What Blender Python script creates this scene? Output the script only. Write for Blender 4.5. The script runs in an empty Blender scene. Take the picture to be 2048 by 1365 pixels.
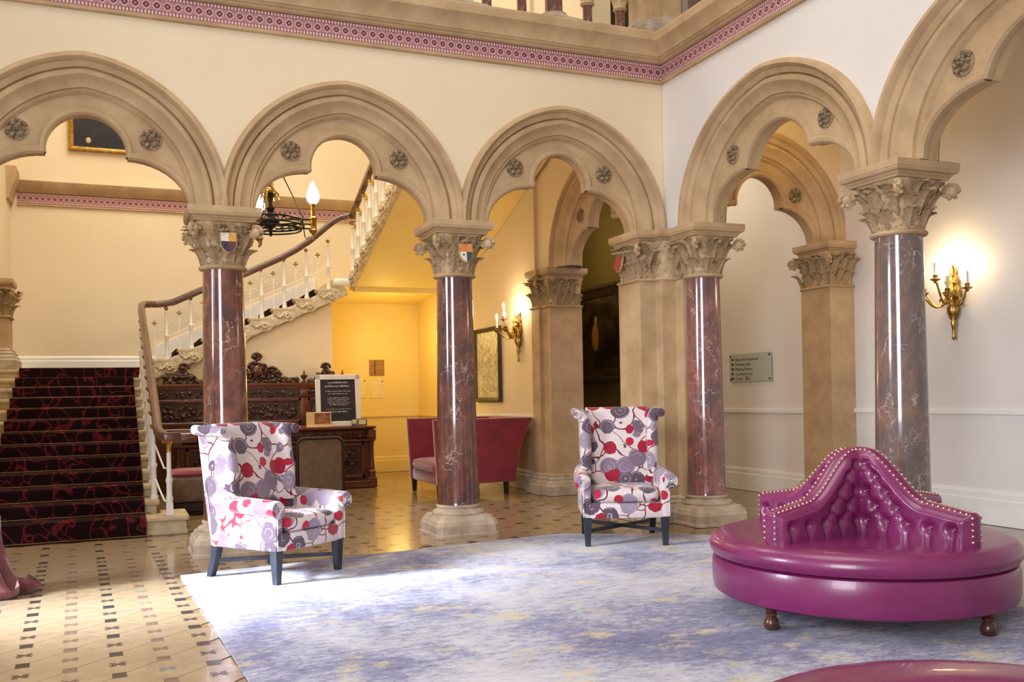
import bpy, bmesh, math, random
from mathutils import Vector, Matrix

RND = random.Random(11)
SC = bpy.context.scene
COL = SC.collection
PI = math.pi

# ------------------------------------------------------------------ camera
F_PX, YAW, ROLL, CYP, HC = 1867.55, 0.3972, 0.0188, 789.33, 1.25
_s, _c, _sr, _cr = math.sin(YAW), math.cos(YAW), math.sin(ROLL), math.cos(ROLL)
_fw, _rt, _up = Vector((_s, _c, 0)), Vector((_c, -_s, 0)), Vector((0, 0, 1))
_r2 = _rt * _cr - _up * _sr
_u2 = _up * _cr + _rt * _sr
cam_d = bpy.data.cameras.new('camera')
cam = bpy.data.objects.new('camera', cam_d)
COL.objects.link(cam)
cam.matrix_world = Matrix(((_r2.x, _u2.x, -_fw.x, 0), (_r2.y, _u2.y, -_fw.y, 0), (_r2.z, _u2.z, -_fw.z, HC), (0, 0, 0, 1)))
cam_d.sensor_width = 36.0
cam_d.lens = F_PX / 2048 * 36.0
cam_d.shift_y = (CYP - 682.5) / 2048
cam_d.clip_start = 0.05
cam_d.clip_end = 200
SC.camera = cam


def proj(x, y, z):
    d = x * _s + y * _c
    if d < 0.1:
        return (-9999, -9999)
    l = x * _c - y * _s
    a, b = l / d, -(z - HC) / d
    return (1024 + F_PX * (a * _cr + b * _sr), CYP + F_PX * (b * _cr - a * _sr))


# ------------------------------------------------------------------ light
world = bpy.data.worlds.new('world')
SC.world = world
world.use_nodes = True
bg = world.node_tree.nodes['Background']
bg.inputs[0].default_value = (1.0, 0.93, 0.84, 1)
bg.inputs[1].default_value = 0.34
SC.view_settings.view_transform = 'Standard'
SC.view_settings.look = 'None'
SC.view_settings.exposure = 0.42
SC.view_settings.gamma = 1.0
SC.view_settings.use_curve_mapping = False


def area_light(name, loc, target, sx, sy, power, color, spread=180):
    d = bpy.data.lights.new(name, 'AREA')
    d.shape = 'RECTANGLE'
    d.size, d.size_y = sx, sy
    d.energy = power
    d.color = color
    d.spread = math.radians(spread)
    o = bpy.data.objects.new(name, d)
    COL.objects.link(o)
    o.location = loc
    o.rotation_euler = (Vector(target) - Vector(loc)).to_track_quat('-Z', 'Y').to_euler()
    return o


def point_light(name, loc, power, color, radius=0.05):
    d = bpy.data.lights.new(name, 'POINT')
    d.energy = power
    d.color = color
    d.shadow_soft_size = radius
    o = bpy.data.objects.new(name, d)
    COL.objects.link(o)
    o.location = loc
    return o


# tall window of the court on its left side, lantern roof above it
area_light('court_window_light', (-4.4, 5.5, 2.7), (1.2, 6.1, 0.2), 1.4, 1.6, 55, (0.80, 0.87, 1.0), 62)
area_light('court_window_beam', (-4.4, 5.9, 2.5), (0.15, 6.2, 0.0), 0.8, 0.9, 40, (0.74, 0.84, 1.0), 24)
area_light('court_side_light', (-3.4, -1.2, 2.7), (3.9, 5.2, 1.4), 2.6, 3.6, 170, (0.90, 0.9, 1.0), 120)
area_light('lantern_roof_light', (1.5, 4.2, 9.0), (1.8, 5.2, 0), 5.0, 5.0, 130, (1.0, 0.93, 0.86), 140)
area_light('stair_lantern_light', (1.2, 12.0, 9.0), (1.2, 12.4, 0), 3.5, 4.0, 235, (1.0, 0.91, 0.74), 150)
# lamp under the quarter landing
point_light('alcove_lamp', (3.9, 14.2, 2.2), 13, (1.0, 0.74, 0.24), 0.12)
point_light('desk_uplight', (3.75, 13.25, 1.5), 17, (1.0, 0.68, 0.18), 0.10)
point_light('aisle_lamp', (6.15, 7.25, 3.75), 6.5, (1.0, 0.66, 0.22), 0.12)
point_light('cross_aisle_fill', (6.1, 9.8, 3.8), 20, (1.0, 0.93, 0.8), 0.12)  # added fill brightening the wall behind the direction sign, no fitting there
point_light('corridor_fill', (6.3, 13.0, 3.6), 16, (1.0, 0.75, 0.35), 0.12)  # added fill that lifts the unlit corridor out of black

# ------------------------------------------------------------------ materials
MATS = {}


class NT:
    def __init__(self, name):
        self.m = bpy.data.materials.new(name)
        self.m.use_nodes = True
        self.t = self.m.node_tree
        self.b = self.t.nodes['Principled BSDF']
        self._co = None

    def n(self, kind, **kw):
        nd = self.t.nodes.new('ShaderNode' + kind)
        for k, v in kw.items():
            setattr(nd, k, v)
        return nd

    def l(self, a, b):
        self.t.links.new(a, b)

    def co(self, kind='Object'):
        if self._co is None:
            self._co = self.n('TexCoord')
        return self._co.outputs[kind]

    def val(self, sock, v):
        if hasattr(v, 'is_output'):
            self.l(v, sock)
        else:
            sock.default_value = v

    def math(self, op, a, b=0.0, c=0.0, clamp=False):
        nd = self.n('Math', operation=op, use_clamp=clamp)
        self.val(nd.inputs[0], a)
        self.val(nd.inputs[1], b)
        self.val(nd.inputs[2], c)
        return nd.outputs[0]

    def mix(self, f, a, b):
        nd = self.n('Mix', data_type='RGBA')
        self.val(nd.inputs[0], f)
        self.val(nd.inputs[6], c4(a) if isinstance(a, tuple) else a)
        self.val(nd.inputs[7], c4(b) if isinstance(b, tuple) else b)
        return nd.outputs[2]

    def noise(self, scale, detail=4, rough=0.55, vec=None, dist=0.0):
        nd = self.n('TexNoise')
        self.l(vec if vec is not None else self.co(), nd.inputs['Vector'])
        nd.inputs['Scale'].default_value = scale
        nd.inputs['Detail'].default_value = detail
        nd.inputs['Roughness'].default_value = rough
        nd.inputs['Distortion'].default_value = dist
        return nd

    def ramp(self, v, stops, interp='LINEAR'):
        nd = self.n('ValToRGB')
        cr = nd.color_ramp
        cr.interpolation = interp
        while len(cr.elements) < len(stops):
            cr.elements.new(0.5)
        for e, (p, cc) in zip(cr.elements, stops):
            e.position = p
            e.color = c4(cc)
        self.l(v, nd.inputs[0])
        return nd.outputs[0]

    def mapping(self, scale=(1, 1, 1), rot=(0, 0, 0), loc=(0, 0, 0), vec=None):
        nd = self.n('Mapping')
        self.l(vec if vec is not None else self.co(), nd.inputs[0])
        nd.inputs['Location'].default_value = loc
        nd.inputs['Rotation'].default_value = rot
        nd.inputs['Scale'].default_value = scale
        return nd.outputs[0]

    def bump(self, h, strength=0.3, dist=0.02):
        nd = self.n('Bump')
        nd.inputs['Strength'].default_value = strength
        nd.inputs['Distance'].default_value = dist
        self.l(h, nd.inputs['Height'])
        self.l(nd.outputs[0], self.b.inputs['Normal'])

    def done(self, color, rough=0.5, metal=0.0, coat=0.0, spec=0.5, sheen=0.0):
        self.val(self.b.inputs['Base Color'], c4(color) if isinstance(color, tuple) else color)
        self.val(self.b.inputs['Roughness'], rough)
        self.b.inputs['Metallic'].default_value = metal
        self.b.inputs['Coat Weight'].default_value = coat
        self.b.inputs['Specular IOR Level'].default_value = spec
        self.b.inputs['Sheen Weight'].default_value = sheen
        MATS[self.m.name] = self.m
        return self.m


def c4(c):
    return (c[0], c[1], c[2], 1.0) if len(c) == 3 else c


def srgb(r, g, b):
    def f(x):
        x /= 255.0
        return x / 12.92 if x <= 0.04045 else ((x + 0.055) / 1.055) ** 2.4
    return (f(r), f(g), f(b))


def mottled(name, c1, c2, scale=3.0, rough=0.6, bump=0.0, metal=0.0, coat=0.0, spec=0.5, bscale=60, sheen=0.0, lo=0.35, hi=0.65):
    t = NT(name)
    nz = t.noise(scale, 5, 0.6)
    colr = t.ramp(nz.outputs[0], [(lo, c1), (hi, c2)])
    if bump:
        n2 = t.noise(bscale, 3, 0.6)
        t.bump(n2.outputs[0], bump, 0.01)
    return t.done(colr, rough, metal, coat, spec, sheen)


mottled('stone', srgb(176, 146, 108), srgb(200, 170, 130), 3.2, 0.75, 0.12)
mottled('stone_carved', srgb(162, 132, 94), srgb(206, 178, 138), 14.0, 0.8, 0.9, bscale=34)
mottled('stone_base', srgb(158, 138, 116), srgb(196, 178, 154), 5.0, 0.7, 0.25, bscale=30)
mottled('wall_cream', srgb(226, 206, 172), srgb(232, 214, 182), 0.6, 0.55, 0.04, bscale=120)
mottled('wall_cream_daylit', srgb(224, 217, 210), srgb(231, 225, 218), 0.6, 0.55, 0.04, bscale=120)  # cream paint turned paler and cooler, daylight put into the colour
mottled('wall_cream_lamplit', srgb(234, 208, 132), srgb(240, 216, 142), 0.6, 0.55, 0.03, bscale=120)  # yellow-cream paint with the alcove lamp's glow mixed into its colour
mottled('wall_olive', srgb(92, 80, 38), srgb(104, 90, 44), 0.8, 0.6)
mottled('white_paint', srgb(232, 228, 220), srgb(240, 237, 230), 3.0, 0.4)
mottled('bracket_stone', srgb(176, 152, 112), srgb(226, 214, 192), 16.0, 0.6, 0.4, bscale=50)
mottled('step_stone', srgb(170, 150, 116), srgb(206, 188, 152), 6.0, 0.6, 0.15, bscale=40)
mottled('iron', srgb(34, 30, 26), srgb(60, 52, 42), 20, 0.45, 0.1, metal=0.8)
mottled('gilt', srgb(142, 106, 46), srgb(204, 172, 98), 25, 0.28, 0.2, metal=1.0)
mottled('dull_brass', srgb(120, 92, 56), srgb(150, 118, 74), 20, 0.5, metal=0.5)
mottled('gilt_frame', srgb(150, 108, 44), srgb(206, 160, 78), 18, 0.35, 0.25, metal=0.8)
mottled('candle_sleeve', srgb(232, 224, 206), srgb(240, 234, 220), 5, 0.5)
mottled('chair_leg_wood', srgb(26, 30, 38), srgb(44, 48, 58), 8, 0.35)
mottled('dark_frame', srgb(40, 26, 16), srgb(70, 50, 28), 10, 0.4, 0.2)
mottled('black_frame', srgb(52, 44, 26), srgb(78, 66, 42), 10, 0.4)
mottled('red_velvet', srgb(122, 22, 40), srgb(146, 32, 52), 6, 0.75, 0.15, sheen=0.6, bscale=200)
mottled('drape_velvet', srgb(84, 30, 34), srgb(120, 50, 56), 5, 0.6, 0.2, sheen=0.5)
mottled('chalkboard', srgb(38, 32, 34), srgb(50, 44, 46), 4, 0.7)
mottled('chalk', srgb(206, 200, 204), srgb(226, 222, 224), 60, 0.9)
mottled('paper', srgb(226, 208, 160), srgb(234, 218, 172), 6, 0.7)
mottled('tan_card', srgb(222, 184, 132), srgb(232, 198, 150), 6, 0.6)
mottled('plaque_wood', srgb(140, 98, 48), srgb(168, 122, 64), 12, 0.45)
mottled('silver', srgb(110, 104, 96), srgb(160, 154, 146), 12, 0.3, metal=0.6)
mottled('inlay_black', srgb(40, 36, 38), srgb(58, 52, 54), 12, 0.22)
mottled('inlay_rust', srgb(104, 78, 70), srgb(128, 100, 88), 12, 0.22)
mottled('inlay_teal', srgb(92, 110, 108), srgb(120, 132, 128), 12, 0.22)
mottled('sign_glass', srgb(176, 184, 172), srgb(186, 193, 181), 2, 0.12, coat=0.4)
mottled('sign_ink', srgb(66, 62, 58), srgb(76, 72, 68), 5, 0.5)
mottled('dark_timber', srgb(30, 16, 12), srgb(50, 28, 20), 8, 0.5)
mottled('turned_leg_wood', srgb(64, 34, 26), srgb(92, 52, 40), 14, 0.28, coat=0.3)


def m_wood(name, c1, c2, rough=0.32, coat=0.35, axis=(1, 14, 14)):
    t = NT(name)
    v = t.mapping(scale=axis)
    nz = t.noise(1.6, 6, 0.6, vec=v, dist=1.2)
    colr = t.ramp(nz.outputs[0], [(0.3, c1), (0.7, c2)])
    t.bump(nz.outputs[0], 0.08, 0.01)
    return t.done(colr, rough, coat=coat)


m_wood('mahogany', srgb(70, 34, 18), srgb(122, 66, 36))
m_wood('handrail_wood', srgb(70, 40, 28), srgb(106, 66, 46))
mottled('carved_wood', srgb(36, 18, 10), srgb(84, 46, 26), 26, 0.35, 0.6, bscale=55, coat=0.2)


def m_marble(name, base, mid, grey, vein, seed):
    t = NT(name)
    v = t.mapping(loc=(seed, seed * 1.7, seed * 0.6), scale=(1, 1, 0.75))
    n1 = t.noise(3.0, 8, 0.68, vec=v, dist=1.3)
    n2 = t.noise(12.0, 6, 0.72, vec=v, dist=0.8)
    c = t.ramp(n1.outputs[0], [(0.34, grey), (0.47, base), (0.6, mid), (0.72, base)])
    c = t.mix(t.math('MULTIPLY', t.ramp(n2.outputs[0], [(0.42, (0, 0, 0)), (0.6, (1, 1, 1))]), 0.6), c, grey)
    vo = t.n('TexVoronoi', feature='DISTANCE_TO_EDGE')
    nz = t.noise(3.5, 4, 0.6, vec=v)
    av = t.n('VectorMath', operation='MULTIPLY_ADD')
    t.l(nz.outputs['Color'], av.inputs[0])
    av.inputs[1].default_value = (0.55, 0.55, 0.55)
    t.l(v, av.inputs[2])
    t.l(av.outputs[0], vo.inputs['Vector'])
    vo.inputs['Scale'].default_value = 5.0
    n3 = t.noise(5.0, 3, 0.5, vec=v)
    f = t.math('MULTIPLY', t.ramp(vo.outputs['Distance'], [(0.0, (1, 1, 1)), (0.028, (0, 0, 0))]), t.ramp(n3.outputs[0], [(0.44, (0, 0, 0)), (0.62, (1, 1, 1))]))
    c = t.mix(t.math('MULTIPLY', f, 0.8), c, vein)
    return t.done(c, 0.12, coat=0.6, spec=0.6)


m_marble('marble_red', srgb(118, 62, 46), srgb(144, 88, 66), srgb(74, 56, 52), srgb(206, 170, 152), 3.1)
m_marble('marble_red_dark', srgb(106, 60, 48), srgb(130, 80, 66), srgb(72, 60, 60), srgb(200, 168, 156), 8.3)
m_marble('marble_rose', srgb(136, 84, 76), srgb(160, 104, 92), srgb(92, 76, 80), srgb(220, 190, 180), 5.7)
m_marble('marble_grey', srgb(114, 96, 88), srgb(142, 106, 92), srgb(92, 84, 84), srgb(206, 190, 184), 14.2)


def m_frieze():
    t = NT('frieze_pattern')
    sep = t.n('SeparateXYZ')
    t.l(t.co(), sep.inputs[0])
    P = 0.079
    x = t.math('DIVIDE', sep.outputs[0], P)
    z = sep.outputs[2]
    fx = t.math('SUBTRACT', t.math('FRACT', x), 0.5)
    dx = t.math('MULTIPLY', fx, P)
    r = t.math('SQRT', t.math('ADD', t.math('MULTIPLY', dx, dx), t.math('MULTIPLY', z, z)))
    ring = t.math('COMPARE', r, 0.016, 0.007)
    lozx = t.math('ABSOLUTE', t.math('SUBTRACT', t.math('ABSOLUTE', dx), P / 2))
    loz = t.math('LESS_THAN', t.math('ADD', lozx, t.math('ABSOLUTE', z)), 0.008)
    lattice = t.math('COMPARE', t.math('ADD', t.math('ABSOLUTE', dx), t.math('ABSOLUTE', z)), 0.037, 0.004)
    az = t.math('ABSOLUTE', z)
    dots = t.math('MULTIPLY', t.math('COMPARE', az, 0.058, 0.012), t.math('GREATER_THAN', t.math('SINE', t.math('MULTIPLY', x, 2 * PI * 3)), 0.1))
    lines = t.math('COMPARE', az, 0.043, 0.003)
    edge = t.math('GREATER_THAN', az, 0.074)
    c = t.mix(lattice, srgb(176, 122, 124), srgb(218, 188, 178))
    c = t.mix(t.math('GREATER_THAN', az, 0.046), c, srgb(150, 92, 98))
    c = t.mix(dots, c, srgb(226, 202, 192))
    c = t.mix(lines, c, srgb(136, 72, 84))
    c = t.mix(loz, c, srgb(140, 70, 84))
    c = t.mix(ring, c, srgb(92, 40, 52))
    c = t.mix(edge, c, srgb(100, 52, 54))
    return t.done(c, 0.6)


m_frieze()

# the floor lattice: even nodes carry square insets, odd nodes are tile centres
LT_O, LT_A, LT_X, LT_Y = (-0.088, 6.205), 0.04, 0.206, 0.1965


def m_floor_far():
    t = NT('floor_stone_far')
    v = t.mapping(loc=(0, 0, 0))
    sub = t.n('VectorMath', operation='SUBTRACT')
    t.l(t.co(), sub.inputs[0])
    sub.inputs[1].default_value = (LT_O[0], LT_O[1], 0)
    rot = t.n('VectorRotate', rotation_type='Z_AXIS')
    t.l(sub.outputs[0], rot.inputs['Vector'])
    rot.inputs['Angle'].default_value = -LT_A
    sep = t.n('SeparateXYZ')
    t.l(rot.outputs[0], sep.inputs[0])
    i = t.math('DIVIDE', sep.outputs[0], LT_X)
    j = t.math('DIVIDE', sep.outputs[1], LT_Y)
    a = t.math('MULTIPLY', t.math('ADD', i, j), 0.5)
    b = t.math('MULTIPLY', t.math('SUBTRACT', i, j), 0.5)
    fa = t.math('SUBTRACT', t.math('FRACT', t.math('ADD', a, 0.5)), 0.5)
    fb = t.math('SUBTRACT', t.math('FRACT', t.math('ADD', b, 0.5)), 0.5)
    di = t.math('ABSOLUTE', t.math('ADD', fa, fb))
    dj = t.math('ABSOLUTE', t.math('SUBTRACT', fa, fb))
    ins = t.math('MULTIPLY', t.math('LESS_THAN', di, 0.15), t.math('LESS_THAN', dj, 0.2))
    gro = t.math('LESS_THAN', t.math('MINIMUM', t.math('ABSOLUTE', fa), t.math('ABSOLUTE', fb)), 0.012)
    nz = t.noise(1.2, 5, 0.6)
    c = t.ramp(nz.outputs[0], [(0.35, srgb(128, 104, 68)), (0.65, srgb(150, 124, 84))])
    c = t.mix(gro, c, srgb(112, 86, 58))
    c = t.mix(ins, c, srgb(70, 56, 50))
    return t.done(c, 0.2, coat=0.25)


def m_floor_tile():
    t = NT('floor_stone')
    oi = t.n('ObjectInfo')
    nz = t.noise(7, 5, 0.6)
    c = t.ramp(nz.outputs[0], [(0.35, srgb(146, 124, 98)), (0.65, srgb(166, 144, 116))])
    dk = t.mix(0.75, c, srgb(158, 134, 102))
    c = t.mix(oi.outputs['Random'], c, dk)
    return t.done(c, 0.2, coat=0.3)


m_floor_far()
m_floor_tile()


def m_rug():
    t = NT('rug_wool')
    v1 = t.mapping(scale=(1.0, 1.0, 1))
    big = t.noise(0.9, 4, 0.6, vec=v1, dist=0.5)
    st = t.noise(1.0, 7, 0.8, vec=t.mapping(scale=(9, 20, 1), rot=(0, 0, 0.12)))
    fine = t.noise(1.0, 5, 0.8, vec=t.mapping(scale=(26, 70, 1), rot=(0, 0, 0.06)))
    mixv = t.math('ADD', t.math('ADD', t.math('MULTIPLY', big.outputs[0], 0.42), t.math('MULTIPLY', st.outputs[0], 0.34)), t.math('MULTIPLY', fine.outputs[0], 0.24))
    base = t.ramp(mixv, [(0.40, srgb(86, 84, 122)), (0.465, srgb(126, 124, 154)), (0.52, srgb(178, 176, 188)), (0.60, srgb(206, 202, 204))])
    yl = t.noise(1.0, 6, 0.75, vec=t.mapping(scale=(2.6, 3.6, 1), loc=(5, 2, 0)))
    base = t.mix(t.math('MULTIPLY', t.ramp(yl.outputs[0], [(0.54, (0, 0, 0)), (0.64, (1, 1, 1))]), 0.7), base, srgb(208, 190, 138))
    t.bump(fine.outputs[0], 0.5, 0.01)
    return t.done(base, 0.95, spec=0.1, sheen=0.2)


m_rug()


def m_floral():
    t = NT('floral_fabric')
    co = t.co()
    vo = t.n('TexVoronoi', feature='F1')
    t.l(co, vo.inputs['Vector'])
    vo.inputs['Scale'].default_value = 7.0
    vo.inputs['Randomness'].default_value = 0.72
    sepc = t.n('SeparateColor')
    t.l(vo.outputs['Color'], sepc.inputs[0])
    wob = t.noise(22, 2, 0.5)
    d = t.math('ADD', vo.outputs['Distance'], t.math('MULTIPLY', t.math('SUBTRACT', wob.outputs[0], 0.5), 0.12))
    isred = t.math('GREATER_THAN', sepc.outputs[0], 0.7)
    rad = t.math('SUBTRACT', 0.56, t.math('MULTIPLY', isred, 0.11))
    disc = t.math('LESS_THAN', d, rad)
    swirl = t.math('COMPARE', t.math('FRACT', t.math('MULTIPLY', d, 5.0)), 0.5, 0.06)
    mauve = t.ramp(sepc.outputs[1], [(0.2, srgb(88, 70, 82)), (0.5, srgb(122, 102, 118)), (0.8, srgb(150, 132, 148))])
    sw2 = t.noise(9, 2, 0.5)
    mauve = t.mix(t.math('MULTIPLY', t.math('MULTIPLY', swirl, t.math('GREATER_THAN', sw2.outputs[0], 0.52)), 0.6), mauve, srgb(206, 194, 202))
    dcol = t.mix(isred, mauve, srgb(156, 22, 46))
    # vines
    ve = t.n('TexVoronoi', feature='DISTANCE_TO_EDGE')
    nz = t.noise(3.0, 2, 0.5)
    av = t.n('VectorMath', operation='MULTIPLY_ADD')
    t.l(nz.outputs['Color'], av.inputs[0])
    av.inputs[1].default_value = (0.35, 0.35, 0.35)
    t.l(co, av.inputs[2])
    t.l(av.outputs[0], ve.inputs['Vector'])
    ve.inputs['Scale'].default_value = 4.3
    vine = t.math('LESS_THAN', ve.outputs['Distance'], 0.019)
    c = t.mix(vine, srgb(212, 198, 194), srgb(116, 30, 48))
    c = t.mix(disc, c, dcol)
    # small red buds
    vb = t.n('TexVoronoi', feature='F1')
    t.l(t.mapping(loc=(0.37, 0.21, 0.13)), vb.inputs['Vector'])
    vb.inputs['Scale'].default_value = 6.0
    sb = t.n('SeparateColor')
    t.l(vb.outputs['Color'], sb.inputs[0])
    bud = t.math('MULTIPLY', t.math('LESS_THAN', vb.outputs['Distance'], 0.22), t.math('GREATER_THAN', sb.outputs[0], 0.55))
    c = t.mix(bud, c, srgb(172, 28, 52))
    fine = t.noise(320, 2, 0.5)
    t.bump(fine.outputs[0], 0.15, 0.004)
    return t.done(c, 0.75, spec=0.25, sheen=0.3)


m_floral()


def m_carpet():
    t = NT('stair_carpet_pile')
    nz = t.noise(3.0, 2, 0.5)
    av = t.n('VectorMath', operation='MULTIPLY_ADD')
    t.l(nz.outputs['Color'], av.inputs[0])
    av.inputs[1].default_value = (0.5, 0.5, 0.5)
    t.l(t.mapping(scale=(1, 0.5, 0.6)), av.inputs[2])
    ve = t.n('TexVoronoi', feature='DISTANCE_TO_EDGE')
    t.l(av.outputs[0], ve.inputs['Vector'])
    ve.inputs['Scale'].default_value = 5.2
    f = t.ramp(ve.outputs['Distance'], [(0.0, (1, 1, 1)), (0.055, (0, 0, 0))])
    c = t.mix(t.math('MULTIPLY', f, 0.8), srgb(34, 16, 17), srgb(122, 40, 46))
    fine = t.noise(150, 3, 0.6)
    t.bump(fine.outputs[0], 0.4, 0.01)
    return t.done(c, 0.95, spec=0.1)


m_carpet()


def m_leather():
    t = NT('purple_leather')
    nz = t.noise(2.5, 4, 0.6)
    c = t.ramp(nz.outputs[0], [(0.35, srgb(112, 30, 80)), (0.65, srgb(128, 38, 92))])
    gr = t.n('TexVoronoi')
    t.l(t.co(), gr.inputs['Vector'])
    gr.inputs['Scale'].default_value = 220
    t.bump(gr.outputs['Distance'], 0.06, 0.003)
    return t.done(c, 0.3, coat=0.2, spec=0.6)


m_leather()


def m_wicker():
    t = NT('woven_wicker')
    w1 = t.n('TexWave', wave_type='BANDS', bands_direction='X')
    t.l(t.co(), w1.inputs['Vector'])
    w1.inputs['Scale'].default_value = 26
    w1.inputs['Distortion'].default_value = 0.4
    w2 = t.n('TexWave', wave_type='BANDS', bands_direction='Z')
    t.l(t.co(), w2.inputs['Vector'])
    w2.inputs['Scale'].default_value = 60
    w2.inputs['Distortion'].default_value = 0.8
    nz = t.noise(16, 3, 0.6)
    h = t.math('MULTIPLY', t.math('ADD', w1.outputs['Fac'], w2.outputs['Fac']), 0.5)
    c = t.ramp(t.math('ADD', t.math('MULTIPLY', h, 0.7), t.math('MULTIPLY', nz.outputs[0], 0.3)), [(0.3, srgb(70, 52, 44)), (0.52, srgb(124, 98, 82)), (0.72, srgb(186, 158, 128))])
    t.bump(h, 0.6, 0.01)
    return t.done(c, 0.6)


m_wicker()


def m_painting(name, dark, mid, lite, seed, scale=2.0):
    t = NT(name)
    v = t.mapping(loc=(seed, seed, seed))
    nz = t.noise(scale, 5, 0.6, vec=v, dist=1.0)
    c = t.ramp(nz.outputs[0], [(0.4, dark), (0.58, mid), (0.75, lite)])
    return t.done(c, 0.35, coat=0.3)


m_painting('oil_dark', srgb(20, 16, 10), srgb(30, 24, 14), srgb(44, 36, 20), 2.0)
m_painting('oil_landscape', srgb(26, 14, 6), srgb(60, 48, 16), srgb(104, 88, 44), 4.4, 2.6)
m_painting('etching', srgb(150, 140, 112), srgb(210, 200, 174), srgb(228, 220, 200), 6.1, 13.0)
m_painting('card_print', srgb(110, 66, 34), srgb(160, 104, 60), srgb(196, 146, 96), 1.1, 14)
mottled('skin_paint', srgb(190, 150, 112), srgb(206, 168, 130), 10, 0.5)
for nm, cc in (('heraldic_red', (150, 34, 30)), ('heraldic_gold', (196, 146, 52)), ('heraldic_white', (214, 204, 190)), ('heraldic_black', (44, 38, 44)), ('heraldic_purple', (86, 36, 52)), ('heraldic_orange', (206, 122, 60)), ('heraldic_green', (56, 64, 50))):
    mottled(nm, srgb(*cc), srgb(*[min(255, k + 12) for k in cc]), 20, 0.5)


def m_emit(name, color, strength):
    t = NT(name)
    t.b.inputs['Emission Color'].default_value = c4(color)
    t.b.inputs['Emission Strength'].default_value = strength
    return t.done(color, 0.3)


m_emit('bulb_glow', (1.0, 0.82, 0.5), 22.0)
m_emit('candle_bulb_glow', (1.0, 0.86, 0.6), 18.0)

# ------------------------------------------------------------------ mesh helpers


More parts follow.
